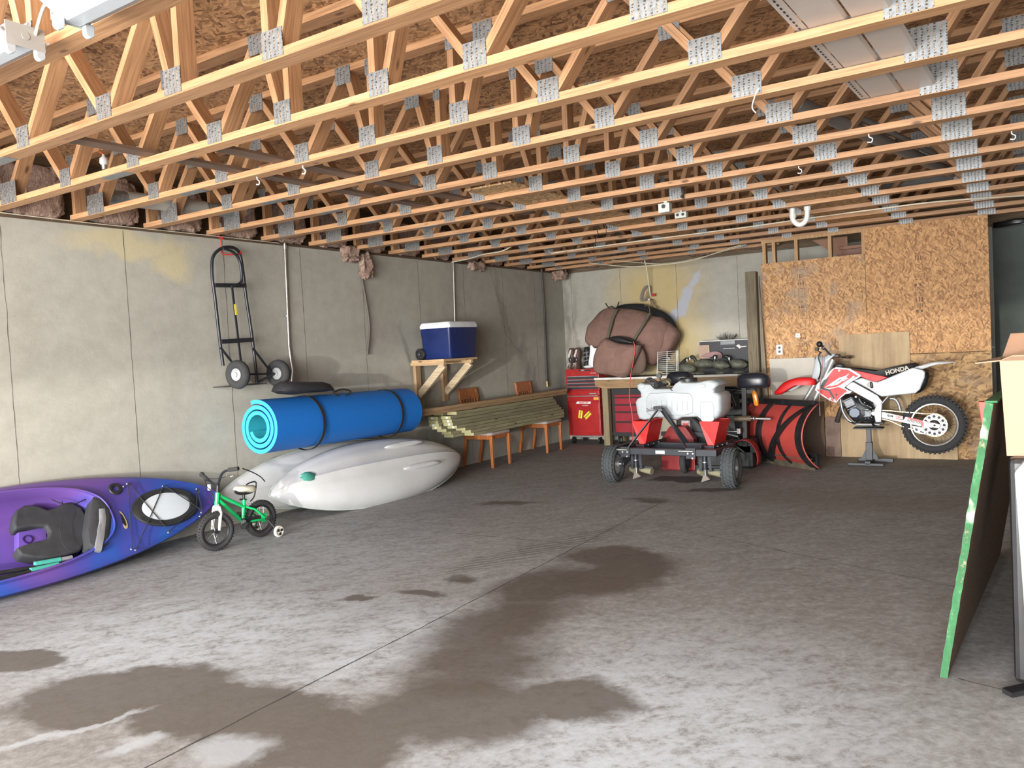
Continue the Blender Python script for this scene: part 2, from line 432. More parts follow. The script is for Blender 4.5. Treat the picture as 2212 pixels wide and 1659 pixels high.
# pale bluish dust near the door
d1 = t.math('MAXIMUM', t.blob(wv, (2.3, 2.7), 1.1, .75, .5, .6), t.blob(wv, (4.95, 2.75), .75, .95, 0, .6))
d1 = t.math('MAXIMUM', d1, t.blob(wv, (3.35, 3.0), .35, .6, 0, .5)); d1 = t.math('MAXIMUM', d1, t.math('MULTIPLY', t.blob(wv, (1.6, 3.9), 1.3, 1.1, 0, .6), .45))
pm = t.math('MULTIPLY', d1, t.ramp(t.math('MULTIPLY_ADD', fine, .35, t.math('MULTIPLY', s2, .65)), [(.40, (.15, .15, .15)), (.50, (.75, .75, .75)), (.60, (1, 1, 1))]))
c = t.mix(t.math('MULTIPLY', pm, .88), c, (.53, .59, .645))
damp = [((1.70, 1.98), .34, .13, .35, .12), ((2.70, 2.02), .50, .34, .7, .10), ((3.15, 2.1), .45, .28, .2, .10), ((3.75, 2.12), .50, .30, .1, .10), ((4.55, 2.85), .26, .20, .4, .2), ((4.15, 2.55), .40, .30, .4, .2)]
c = stain(t, wv, c, damp, (.105, .092, .077), .88)
c = stain(t, wv, c, [((2.86, 1.70), .035, .26, -.38, .3), ((3.62, 1.92), .10, .16, -.6, .4), ((3.2, 1.75), .06, .12, -.5, .4)], (.46, .50, .53), .7)
# brown oily track down the middle
track = [((3.95, 4.55), .30, .55, -.25, .25), ((3.75, 4.95), .36, .26, 0, .2), ((3.62, 4.2), .25, .45, 0, .3), ((3.75, 3.5), .28, .5, 0, .4), ((3.95, 3.05), .35, .35, .3, .4), ((2.72, 3.55), .12, .07, .4, .15), ((3.02, 3.75), .13, .08, .3, .3), ((3.05, 4.08), .12, .08, 0, .4), ((1.95, 6.35), .28, .10, .4, .4), ((3.2, 6.9), .22, .09, 0, .4)]
c = stain(t, wv, c, track, (.075, .058, .044), .80)
# darker patches under the planter and further back
c = stain(t, wv, c, [((3.05, 8.05), .34, .20, .1, .12), ((3.55, 7.55), .28, .12, .5, .15)], (.035, .03, .027), .85)
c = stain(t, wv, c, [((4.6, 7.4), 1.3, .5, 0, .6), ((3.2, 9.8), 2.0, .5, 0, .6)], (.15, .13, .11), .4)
# tyre marks
tm = t.coord(rot=(0, 0, R(38)))
wvt = t.n('ShaderNodeTexWave'); wvt.inputs['Scale'].default_value = 5.2; wvt.inputs['Distortion'].default_value = 3; t.l(tm, wvt.inputs['Vector'])
c = t.mix(t.math('MULTIPLY', t.math('MULTIPLY', t.ramp(wvt.outputs['Fac'], [(.45, (0, 0, 0)), (.6, (1, 1, 1))]), t.blob(v, (3.15, 5.0), .16, .95, -.35, .3)), .45), c, (.06, .055, .05))
rr = t.math('SUBTRACT', .74, t.math('MULTIPLY', t.blob(wv, (3.9, 4.2), .4, .8, -.25, .4), .22))
t.set(c, rr); t.bump(t.math('ADD', b, t.math('MULTIPLY', fine, .35)), .18, .01)
struct(MB().span((-.2, -1.0, -.12), (7.6, YD+.2, 0)).build('floor', t.m))
# apron outside the door
struct(MB().span((-14, -26, -.14), (22, -1.0, -.01)).build('floor_apron', plain('apron_concrete', (.52, .50, .46), .9, var=.1, scale=.6)))
# saw-cut joints and a crack
jm = plain('saw_cut', (.055, .05, .045), .95)
def fseam(p0, p1, w, amp, n):
    global q
    struct(seam(p0, p1, (0, 0, 1), w, amp, n).build('trim_%d' % q, jm)); q += 1
fseam((3.43, -.9, 0), (3.40, 3.4, 0), .008, .006, 60); fseam((3.40, 3.4, 0), (3.32, 7.0, 0), .006, .008, 50)
fseam((0.1, 5.10, 0), (3.3, 5.17, 0), .005, .012, 50); fseam((3.5, 6.0, 0), (4.6, 5.55, 0), .005, .02, 30); fseam((4.6, 5.55, 0), (6.3, 4.85, 0), .006, .015, 30)
fseam((5.9, 3.72, 0), (7.3, 3.3, 0), .006, .01, 20)

# ------------------------------------------------------------------ open-web floor trusses
t = NT('galvanised_plate'); v = t.coord(); sep = t.n('ShaderNodeSeparateXYZ'); t.l(v, sep.inputs[0])
gx = t.math('FRACT', t.math('MULTIPLY', sep.outputs[0], 1/.0245)); gz = t.math('FRACT', t.math('MULTIPLY', sep.outputs[2], 1/.0125))
ix = t.math('LESS_THAN', t.math('ABSOLUTE', t.math('SUBTRACT', gx, .5)), .20); iz = t.math('LESS_THAN', t.math('ABSOLUTE', t.math('SUBTRACT', gz, .5)), .30)
slot = t.math('MULTIPLY', ix, iz)
nz = t.noise(v, 40, 4, .6)
c = t.ramp(nz, [(.3, (.19, .205, .215)), (.7, (.33, .35, .36))])
c = t.mix(slot, c, t.ramp(t.noise(v, 90, 2, .5), [(.45, (.035, .03, .025)), (.62, (.40, .29, .19))]))
t.set(c, .46, t.math('SUBTRACT', .55, t.math('MULTIPLY', slot, .55))); t.bump(t.math('SUBTRACT', 1.0, slot), .4, .002)
plate_m = t.m
pine = wood('truss_pine', (.54, .305, .155), (.38, .185, .080), 0, .6, .3)
BOT = [1.08, 1.813, 2.559, 3.087, 3.726, 4.26, 5.038, 5.825]
TOPJ = [.69, 1.444, 2.19, 2.93, 3.90, 4.65, 5.43, 6.15]
SPAN = 6.82
_meshes = {}
def shared(key, fn):
    if key not in _meshes: _meshes[key] = fn()
    return _meshes[key]
def part_from(me, name, parent, loc, roty=0):
    o = bpy.data.objects.new(name, me); COL.objects.link(o); o.parent = parent; o.location = loc; o.rotation_euler = (0, roty, 0); return o
def box_mesh(name, d, mat, bev=0):
    mb = MB().box((0, 0, 0), d); me = bpy.data.meshes.new(name); me.from_pydata(mb.v, [], mb.f); me.materials.append(mat)
    return me
def truss(y, label, x0=.0, x1=SPAN, name='floor_truss'):
    T = thing(name, label, 'truss', (0, y+.0445, ZB), 'open-web floor trusses overhead')
    D = ZT-ZB
    L = x1-x0
    part_from(shared(('ch', L), lambda: box_mesh('bottom_chord', (L, .089, .038), pine)), 'bottom_chord', T, (x0+L/2, 0, .019))
    part_from(shared(('ch', L), None), 'top_chord', T, (x0+L/2, 0, D-.020))
    zb, zt = .030, D-.032
    def web(xa, za, xb, zb_):
        ln = round(math.hypot(xb-xa, zb_-za), 3)
        me = shared(('w', ln), lambda: box_mesh('web', (ln, .087, .038), pine))
        part_from(me, 'web', T, ((xa+xb)/2, 0, (za+zb_)/2), -math.atan2(zb_-za, xb-xa))
    def vert(x):
        me = shared(('v',), lambda: box_mesh('web', (D-.078, .087, .038), pine))
        part_from(me, 'web', T, (x, 0, D/2), R(90))
    seq = [(.36, TOPJ[0])] + []
    e = .020
    web(.33, zb, TOPJ[0]-e, zt)
    web(TOPJ[0]+e, zt, BOT[0]-e, zb)
    for i in range(3):
        web(BOT[i]+e, zb, TOPJ[i+1]-e, zt)
        if i < 2: web(TOPJ[i+1]+e, zt, BOT[i+1]-e, zb)
    web(TOPJ[2+0]+e, zt, BOT[2]-e, zb) if False else None
    web(TOPJ[3]+e, zt, BOT[3]-.02, zb); vert(3.125)
    vert(3.688); web(BOT[4]+.02, zb, TOPJ[4]-e, zt)
    for i in range(4, 7):
        web(TOPJ[i]+e, zt, BOT[i+1]-e, zb); web(BOT[i+1]+e, zb, TOPJ[i+1]-e, zt)
    web(TOPJ[7]+e, zt, 6.47, zb); vert(.06); vert(x1-.03)
    def plate(x, z, w, h, y_=-.0465):
        me = shared(('p', w, h), lambda: box_mesh('connector_plate', (w, .0018, h), plate_m))
        part_from(me, 'connector_plate', T, (x, y_, z))
    plate(.36, .075, .21, .145)
    for i, x in enumerate(BOT):
        w = .118 if x < 4.5 else (.145 if x < 5.5 else .172)
        plate(x, .062 if x < 5.5 else .075, w, .108 if x < 5.5 else .145)
        if i in (0, 3, 6): plate(x, .062, w, .108, .0465)
    for i, x in enumerate(TOPJ): plate(x, D-.055, .118, .10)
    plate(3.125, D-.05, .05, .09); plate(3.688, D-.05, .05, .09); plate(.06, D-.06, .09, .11); plate(.06, .06, .07, .09, .0465)
    me = shared(('sp',), lambda: box_mesh('splice_plate', (.24, .074, .0018), plate_m))
    part_from(me, 'splice_plate', T, (1.52+random.uniform(-.08, .12), 0, -.0012))
    return T
YT = [2.2055+.61*(k-1) for k in range(0, 16)]      # YT[1] = first truss whose plates are all in view
ORD = ['', 'first', 'second', 'third', 'fourth', 'fifth', 'sixth', 'seventh', 'eighth', 'ninth', 'tenth', 'eleventh', 'twelfth', 'thirteenth', 'fourteenth']
truss(YT[0], 'nearest pine floor truss, right behind the two white strip lights at top left')
for k in range(1, 15):
    if k == 14: lab = 'last full-length pine truss, resting on the strand board partition at the back'
    else: lab = '%s pine floor truss counted inward from the one behind the white strip lights' % ORD[k]
    truss(YT[k], lab)
# the short ones over the bench, beyond the partition
def short_truss(y, x1, label):
    T = thing('floor_truss', label, 'truss', (0, y+.0445, ZB), 'open-web floor trusses overhead')
    D = ZT-ZB
    part_from(shared(('ch', x1), lambda: box_mesh('bottom_chord', (x1, .089, .038), pine)), 'bottom_chord', T, (x1/2, 0, .019))
    part_from(shared(('ch', x1), None), 'top_chord', T, (x1/2, 0, D-.020))
    for a in (.4, 1.1, 1.8, 2.5, 3.2):
        if a > x1: break
        ln = .5
        part_from(shared(('w', ln), lambda: box_mesh('web', (ln, .087, .038), pine)), 'web', T, (a, 0, D/2), -R(52))
        part_from(shared(('w', ln), None), 'web', T, (a+.36, 0, D/2), R(52))
        me = shared(('p', .118, .108), None)
        part_from(me, 'connector_plate', T, (a-.17, -.0465, .062)); part_from(me, 'connector_plate', T, (a+.18, -.0465, D-.055))
    return T
short_truss(YT[14]+.52, 3.5, 'short pine truss over the workbench, between the partition line and back wall')
# ================================================================== along the left wall
blackm = plain('black_plastic', (.018, .018, .020), .45, var=.3)
rubber = plain('tyre_rubber', (.030, .030, .031), .85, var=.25, bump=.2, scale=40)
dsteel = plain('black_powder_coat', (.022, .024, .030), .38, .2, var=.25)
steel = plain('zinc_steel', (.55, .55, .55), .32, .9, var=.15)
alu = plain('aluminium', (.66, .67, .69), .30, .85, var=.1)
whitep = plain('white_plastic', (.74, .76, .76), .42, var=.05)
redp = plain('red_paint', (.50, .018, .016), .35, var=.12)
yellowl = plain('yellow_label', (.80, .66, .04), .5)
webbing = plain('black_webbing', (.015, .015, .017), .8, bump=.3, scale=200)

def text(body, size, mat, parent, loc, rot, name='lettering', ext=.0008, bold=.0):
    cu = bpy.data.curves.new(name, 'FONT'); cu.body = body; cu.size = size; cu.extrude = ext; cu.align_x = 'CENTER'; cu.align_y = 'CENTER'; cu.offset = bold
    tmp = bpy.data.objects.new('tmp', cu); COL.objects.link(tmp)
    dg = bpy.context.evaluated_depsgraph_get(); me = bpy.data.meshes.new_from_object(tmp.evaluated_get(dg)); bpy.data.objects.remove(tmp)
    me.name = name; me.materials.clear(); me.materials.append(mat)
    o = bpy.data.objects.new(name, me); COL.objects.link(o); o.rotation_euler = rot
    if parent: o.parent = parent; o.location = Vector(loc)-parent_world(parent)
    else: o.location = loc
    return o

def wheel_parts(parent, c, ax, r, tr, rim_mat, tyre_mat, width=1.0, spokes=0, lugs=0, disc=True, hub=.03, seg=36):
    """tyre, rim (with spokes or a disc) and hub round centre c on axle ax; r = outer radius, tr = tyre section"""
    c = Vector(c); a = Vector(ax).normalized(); Rr = r-tr
    mb = MB().torus(c, a, Rr, tr, seg, 10, width)
    if lugs:
        for i in range(lugs):
            p = mb.ring(c, a, r-tr*.04, lugs)[i]; o = (p-c).normalized(); tg = a.cross(o)
            for sd in (-1, 1):
                q_ = p+a*(sd*tr*width*.45)-o*(tr*.10)
                mb.box(q_, (r*2*PI/lugs*.48, tr*width*.62, tr*.34), Matrix((tg, a, o)).transposed())
    ty = mb.build('tyre', tyre_mat, parent, 50)
    mb = MB()
    w = tr*width*.62
    ri = r-2*tr*.92
    if disc:
        mb.lathe(c-a*w, a, [(0, ri), (.004, ri+.004), (w*.35, ri*.86), (w*.5, ri*.35), (w*.4, ri*.3), (w*1.6, ri*.3), (w*1.5, ri*.35), (w*1.65, ri*.86), (2*w-.004, ri+.004), (2*w, ri)], 28)
    else:
        mb.loft([mb.ring(c+a*h, a, q_, seg) for h, q_ in ((-w, ri+.006), (w, ri+.006), (w, ri-.004), (0, ri-.012), (-w, ri-.004))], cyc=True)
    rm = mb.build('rim', rim_mat, parent, 40)
    if spokes:
        mb = MB(); R1 = mb.ring(c, a, ri-.004, spokes)
        for i, p in enumerate(R1):
            o = (p-c).normalized(); tg = a.cross(o); s_ = 1 if i % 2 else -1
            mb.tube([c+a*(hub*.9*s_)+tg*(hub*.7*(1 if i % 4 < 2 else -1)), p], .0014, 4)
        mb.build('spokes', steel, parent)
    MB().cyl(c-a*(w*1.5), c+a*(w*1.5), hub, 16).build('hub', rim_mat, parent, 40)
    return ty

# ------------------------------------------------------------------ purple kayak
def gradient_plastic():
    t = NT('purple_blue_rotomould'); v = t.coord()
    n_ = t.noise(v, 1.3, 3, .5); n2 = t.noise(v, 7, 4, .6)
    f = t.math('ADD', n_, t.math('MULTIPLY', t.math('SUBTRACT', n2, .5), .10))
    sep = t.n('ShaderNodeSeparateXYZ'); t.l(v, sep.inputs[0])
    k = t.math('MULTIPLY_ADD', sep.outputs[2], -.42, f)      # more blue on the low side
    k = t.math('ADD', k, t.math('MULTIPLY', t.math('MAXIMUM', t.math('SUBTRACT', sep.outputs[1], .9), 0.0), .30))
    c = t.ramp(k, [(.30, (.135, .065, .28)), (.44, (.085, .062, .31)), (.54, (.038, .075, .37)), (.66, (.016, .11, .43))])
    t.set(c, t.math('MULTIPLY_ADD', n2, .15, .33)); return t.m
kmat = gradient_plastic()
K0 = Vector((.30, 2.68, .365)); KW = Vector((.57, 0, -.82)).normalized(); KN = Vector((.82, 0, .57)).normalized(); KA = Vector((0, 1, 0))
def kp(s, w, d=0): return K0+KA*s+KW*w+KN*d
kay = thing('kayak', 'purple and blue sit-in kayak rolled on its side against the left wall', 'kayak', (.30, 2.68, 0))
N_ = 72
def kout(a, sw=1.0, sl=1.0):
    u = math.cos(a); w = .395*max(1-abs(u)**2.1, 0)**.66
    return 1.68*sl*u, math.copysign(w*sw, math.sin(a)) if abs(math.sin(a)) > 1e-6 else 0
def kring(fn, d, dc=0):
    out = []
    for i in range(N_):
        a = 2*PI*(i+.5)/N_; s, w = fn(a)[:2]; dd = d(s, w) if callable(d) else d
        out.append(kp(s, w, dd))
    return out
def cock(a, k=1.0):
    u, v_ = math.cos(a), math.sin(a); e = 2/2.8
    return -.27+.93*k*math.copysign(abs(u)**e, u), .315*(k if k > .9 else k)*math.copysign(abs(v_)**e, v_)
def mixf(a, f): 
    s0, w0 = kout(a); s1, w1 = cock(a, 1.06); return s0+(s1-s0)*f, w0+(w1-w0)*f
def end(s): return max(1-abs(s/1.72)**4, .15)
mb = MB()
mb.loft([kring(lambda a: kout(a, .05, .80), lambda s, w: -.25), kring(lambda a: kout(a, .55, .90), lambda s, w: -.225*end(s)), kring(lambda a: kout(a, .85, .97), lambda s, w: -.15*end(s)), kring(lambda a: kout(a, .985, .995), lambda s, w: -.055*end(s)),
         kring(lambda a: kout(a), 0), kring(lambda a: kout(a, .97, .992), .014), kring(lambda a: mixf(a, .35), .028), kring(lambda a: mixf(a, .7), .042), kring(lambda a: mixf(a, .93), .048),
         kring(lambda a: cock(a, 1.045), .068), kring(lambda a: cock(a, 1.01), .072), kring(lambda a: cock(a, .985), .058), kring(lambda a: cock(a, .97), -.02), kring(lambda a: cock(a, .90), -.12), kring(lambda a: cock(a, .78), -.165), kring(lambda a: cock(a, .4), -.175)])
mb.build('hull', kmat, kay, 40)
def onk(px, py, d=0):
    dr = FW+(px-W/2)/F*RT-(py-H/2)/F*UP; P0 = K0+KN*d
    p = CAM+dr*((P0-CAM).dot(KN)/dr.dot(KN)); return p
MB().tube([kp(*cock(2*PI*i/72, 1.03), .072) for i in range(72)], .009, 8, cyc=True).build('cockpit_rim', kmat, kay, 60)
# hatch cover
hc = kp(1.14, .035, .045)
def ell(c, al, aw, d, n=40, rot=0): return [c+KA*(al*math.cos(2*PI*i/n))+KW*(aw*math.sin(2*PI*i/n)+al*math.cos(2*PI*i/n)*rot)+KN*d for i in range(n)]
hr = MB().loft([ell(hc, .285, .165, -.03), ell(hc, .285, .165, .006), ell(hc, .275, .158, .014), ell(hc, .215, .125, .014), ell(hc, .205, .118, .004)]).build('hatch_ring', plain('black_rubber_matt', (.022, .022, .024), .6), kay, 40)
MB().loft([ell(hc, .206, .119, .000), ell(hc, .203, .117, .013), ell(hc, .16, .09, .017), ell(hc, .05, .03, .019)]).build('hatch_cover', plain('pale_grey_plastic', (.58, .63, .68), .4, var=.04), kay, 40)
# rod holder flange, badge
p = onk(248, 1057, .045)
MB().lathe(p-KN*.03, KN, [(0, .05), (.036, .052), (.042, .046), (.042, .026), (.02, .022)], 20).build('rod_holder', blackm, kay, 40)
p = onk(265, 1123, .05)
bd = MB().loft([[p+KA*(.024*math.cos(i*PI/12))+KW*(.078*math.sin(i*PI/12))+KN*h for i in range(24)] for h in (-.02, .003)]).build('badge', plain('badge_gold', (.42, .34, .20), .4), kay, 30)
MB().loft([[p+KA*(.013*math.cos(i*PI/12))+KW*(.055*math.sin(i*PI/12))+KN*h for i in range(24)] for h in (.002, .0045)]).build('badge_centre', blackm, bd, 30)
# deck bungees and their bolts
B = {k: onk(x, y, .045) for k, (x, y) in dict(a=(274, 1046), b=(266, 1052), c=(351, 1051), d=(424, 1057), e=(429, 1064), f=(434, 1108), g=(431, 1116), h=(363, 1151), i=(283, 1187), j=(292, 1189), k=(422, 1097)).items()}
for k, p in B.items():
    if k != 'k': MB().ball(p+KN*.004, .0085).build('deck_bolt', steel, kay, 60)
cord = plain('bungee_cord', (.02, .02, .022), .7)
for s_ in ('ai', 'ah', 'cj', 'ckh', 'df', 'kd', 'kf'):
    MB().tube([B[x]+KN*.022 for x in s_], .0035, 6).build('bungee_cord', cord, kay, 60)
# seat
seatm = plain('seat_foam', (.028, .029, .032), .75, var=.2, bump=.3, scale=14)
def patch(pts, d, th, name, mat, parent, lift=None):
    P = [onk(x, y, d) for x, y in pts]; c = sum(P, Vector())/len(P)
    if name == 'seat': return MB().prism([p-KN*.06 for p in P], KN*(.06+th)).build(name, mat, parent, 50, bev=.016, seg=3)
    mb = MB(); mb.loft([[p-KN*.05 for p in P], P, [c+(p-c)*.93+KN*th for p in P], [c+(p-c)*.55+KN*(th*1.25) for p in P], [c+(p-c)*.1+KN*(th*1.1) for p in P]])
    return mb.build(name, mat, parent, 50)
st = patch([(24, 1135), (30, 1108), (50, 1097), (75, 1097), (98, 1107), (115, 1103), (130, 1093), (150, 1090), (172, 1102), (183, 1122), (184, 1150), (180, 1180), (168, 1196), (140, 1204), (105, 1211), (70, 1211), (40, 1206), (30, 1190), (62, 1178), (98, 1170), (103, 1155), (95, 1142), (60, 1143), (28, 1150)], -.07, .045, 'seat', seatm, kay)
bk = patch([(186, 1108), (192, 1080), (208, 1078), (222, 1094), (232, 1100), (236, 1122), (230, 1160), (226, 1188), (210, 1198), (196, 1196), (184, 1186), (180, 1150)], .0, .07, 'seat_back', seatm, kay)
patch([(212, 1098), (226, 1097), (229, 1120), (225, 1160), (219, 1190), (204, 1190), (208, 1150), (214, 1125)], .075, .012, 'seat_patch', plain('worn_grey_cloth', (.20, .20, .21), .8), bk)
tray = patch([(36, 1152), (92, 1141), (99, 1150), (100, 1168), (92, 1176), (36, 1190)], -.085, .018, 'drink_tray', kmat, kay)
p = onk(60, 1165, -.06); MB().lathe(p-KN*.03, KN, [(0, .01), (.004, .024), (.034, .026), (.034, .032), (.022, .034)], 20).build('cup_holder', plain('deep_purple', (.03, .012, .11), .4), tray, 40)
MB().tube(curve([onk(x, y, .03) for x, y in [(112, 1079), (135, 1088), (165, 1087), (185, 1078), (205, 1078)]]), .004, 6).build('seat_strap', webbing, kay, 60)
MB().tube(curve([onk(x, y, .02) for x, y in [(134, 1082), (136, 1110), (130, 1140), (135, 1172), (150, 1190), (165, 1192)]]), .003, 6).build('seat_strap', webbing, kay, 60)
MB().bar(onk(205, 1180, .02), onk(158, 1222, .035), .028, .004, KN).build('seat_strap', webbing, kay)
# paddle lying in the cockpit
pad = thing('kayak_paddle', 'black paddle with teal foam grips lying in the purple kayak cockpit', 'paddle', kp(-.6, .25, -.02))
p0, p1 = onk(-160, 1262, .0), onk(158, 1213, -.02); dd = p1-p0
MB().tube([p0, p1], .015, 12).build('shaft', blackm, pad, 60)
p0b, p1b = onk(-160, 1282, .035), onk(128, 1222, .01)
MB().tube([p0b, p1b], .015, 12).build('shaft', blackm, pad, 60)
teal = plain('teal_foam', (.06, .36, .29), .7)
MB().cyl(onk(75, 1219, -.012), onk(130, 1209, -.012), .019, 14).build('grip', teal, pad, 60)
MB().cyl(onk(66, 1232, .02), onk(126, 1219, .014), .017, 14).build('grip', teal, pad, 60)
MB().cyl(onk(131, 1209, -.012), onk(155, 1204, -.014), .016, 14).build('ferrule', plain('silver_tape', (.4, .4, .4), .4, .4), pad, 60)
MB().pillow([onk(x, y, .03) for x, y in [(-120, 1262), (-20, 1248), (60, 1240), (118, 1238), (80, 1248), (0, 1262), (-80, 1275)]], KN, .012, 2.5, 3).build('blade', blackm, pad, 40)

# ------------------------------------------------------------------ two white kayaks, upside down
wk = NT('white_rotomould'); v_ = wk.coord(); n_ = wk.noise(v_, 2.4, 4, .55); n2 = wk.noise(v_, 20, 5, .7)
c_ = wk.ramp(n_, [(.35, (.56, .565, .555)), (.6, (.63, .64, .64))]); c_ = wk.mix(wk.ramp(n2, [(.64, (0, 0, 0)), (.74, (.5, .5, .5))]), c_, (.36, .34, .31))
wk.set(c_, .34); wkm = wk.m
def hull(name, label, A, Bp, beam, depth, Wv, extra=True):
    A, Bp = Vector(A), Vector(Bp); ax = (Bp-A).normalized(); Wv = Vector(Wv); Wv = (Wv-ax*Wv.dot(ax)).normalized(); Nv = Wv.cross(ax).normalized()
    if Nv.x < 0: Nv = -Nv
    C0 = (A+Bp)/2; L = (Bp-A).length/2
    T = thing(name, label, 'kayak', (C0.x, C0.y, 0), 'white kayaks stacked against the left wall')
    prof = [(-1, -.02), (-1.0, .03), (-.96, .10), (-.84, .165), (-.66, .205), (-.50, .218), (-.44, .232), (-.30, .236), (-.10, .244), (0, .268), (.10, .244), (.30, .236), (.44, .232), (.50, .218), (.66, .205), (.84, .165), (.96, .10), (1.0, .03), (1, -.02), (.6, -.05), (0, -.065), (-.6, -.05)]
    rings = []
    for i in range(33):
        u = -1+2*i/32; u = math.sin(u*PI/2)*.6+u*.4
        k = max(1-abs(u)**2.15, 0)**.72; k = max(k, .012); kd = max(1-abs(u)**3.2, 0)**.5; kd = max(kd, .05); rock = .055*u*u
        rings.append([C0+ax*(L*u)+Wv*(beam/2*w*k)+Nv*((d*kd*(depth/.25) if d > 0 else d*k)-rock*.5) for w, d in prof])
    MB().loft(rings).build('hull', wkm, T, 35)
    ring_ = []
    for i in range(64):
        a = 2*PI*i/64; u = math.cos(a); k = max(1-abs(u)**2.15, 0)**.72
        ring_.append(C0+ax*(L*u*1.002)+Wv*(beam/2*k*1.012*(1 if math.sin(a) > 0 else -1))+Nv*(.008-.0275*u*u))
    MB().tube(ring_, .0085, 6, cyc=True).build('gunwale_seam', plain('pale_green_trim', (.50, .56, .53), .4), T, 60)
    return T, C0, ax, Wv, Nv, L
T2, *_ = hull('kayak', 'white kayak standing on edge closest to the wall, mostly hidden behind the other white one', (.125, 4.52, .305), (.105, 7.35, .305), .59, .12, (.20, 0, -.98))
T1, C0, ax, Wv, Nv, L1 = hull('kayak', 'front white kayak lying upside down with teal smudge and scuffed keel', (.44, 4.80, .285), (.55, 7.50, .245), .73, .225, (.62, 0, -.79))
for s_, w_ in ((.35, -.17), (.42, .12)):
    p = C0+ax*s_+Wv*w_+Nv*.214
    MB().loft([[p+ax*(.30*k*math.cos(i*PI/14))+Wv*(.030*k*math.sin(i*PI/14))+Nv*h for i in range(28)] for k, h in ((1, -.006), (.92, .012), (.6, .018))]).build('hull_rib', wkm, T1, 60)
p = C0-ax*1.02+Nv*.172-Wv*.02
MB().loft([[p+ax*(.085*k*math.cos(i*PI/9)*(1+.2*math.sin(3*i)))+Wv*(.05*k*math.sin(i*PI/9))+Nv*(h-.02*0) for i in range(18)] for k, h in ((1, .0), (.8, .012))]).build('paint_smudge', plain('teal_paint', (.07, .33, .26), .5), T1, 60)
MB().tube(curve([at(524, 1012, X=.5), at(545, 1020, X=.5), at(563, 1030, X=.5), at(572, 1040, X=.42)]), .005, 6).build('carry_cord', webbing, T1, 60)

# ------------------------------------------------------------------ rolled foam mat
foam_b = plain('blue_foam', (.006, .145, .52), .62, var=.1, bump=.15, scale=60)
foam_e = plain('cut_foam_edge', (.035, .38, .68), .75, var=.08, bump=.4, scale=90)
foam_t = plain('teal_foam_inside', (.02, .34, .42), .7, var=.06)
ma0, ma1 = Vector((.36, 4.78, .885)), Vector((.30, 6.86, .845)); mx = (ma1-ma0).normalized()
mat_ = thing('foam_mat', 'big rolled blue foam swim mat lying across the white kayaks', 'foam mat', (.33, 5.8, .6))
mu = Vector((0, 0, 1)); mu = (mu-mx*mu.dot(mx)).normalized(); ms = mx.cross(mu)
def spir(th, r): return ma0+ms*(r*math.cos(th))+mu*(r*math.sin(th)*1.0)
n = 150; turns = 2.75; r_out, gap, thk = .258, .050, .036
rings_o, rings_i = [], []
for i in range(n+1):
    th = R(200)+2*PI*turns*(1-i/n); r = r_out-gap*(turns*i/n)
    rings_o.append((spir(th, r), spir(th, r-thk)))
Lm = (ma1-ma0)
mb = MB()
vs = []
for o_, i_ in rings_o: vs += [o_, i_, o_+Lm, i_+Lm]
fo, fi, fe = [], [], []
for i in range(n):
    a = 4*i; b = a+4
    fo.append((a, b, b+2, a+2)); fi.append((a+1, a+3, b+3, b+1)); fe += [(a, a+1, b+1, b), (a+2, b+2, b+3, a+3)]
k0 = len(mb.v); mb.add(vs, fo); mb.cur = 1; mb.add([], []); 
for f_ in fi: mb.f.append(list(f_)); mb.mi.append(1)
for f_ in fe: mb.f.append(list(f_)); mb.mi.append(2)
for f_ in ((0, 2, 3, 1), (4*n, 4*n+1, 4*n+3, 4*n+2)): mb.f.append(list(f_)); mb.mi.append(2)
mb.build('rolled_sheet', [foam_b, foam_t, foam_e], mat_, 40)
for f0, w_ in ((.27, .035), (.83, .035)):
    c0 = ma0.lerp(ma1, f0)
    rg = lambda r, o: [c0+mx*o+ms*(r*math.cos(2*PI*i/48))+mu*(r*math.sin(2*PI*i/48)) for i in range(48)]
    MB().loft([rg(.259, -w_/2), rg(.263, -w_/2), rg(.263, w_/2), rg(.259, w_/2)], cyc=True).build('strap', webbing, mat_, 40)
# black case on top
bag = thing('carry_case', 'small black zipped carry case resting on the blue foam mat', 'case', (.34, 5.3, 1.15))
pl = [at(x, y, X=.36)+Vector((.02, 0, .018)) for x, y in [(588, 850), (594, 836), (606, 828), (650, 829), (690, 829), (705, 834), (715, 846), (700, 850), (660, 853), (625, 857), (600, 855)]]
MB().pillow(pl, (1, 0, 0), .12, 2.6, 6).build('body', plain('black_nylon', (.020, .020, .023), .6, bump=.4, scale=20), bag, 60)
MB().tube(curve([at(x, y, X=.42) for x, y in [(708, 834), (718, 842), (722, 850), (738, 857), (752, 852), (757, 845), (740, 841), (722, 846)]]), .009, 6).build('shoulder_strap', webbing, bag, 60)

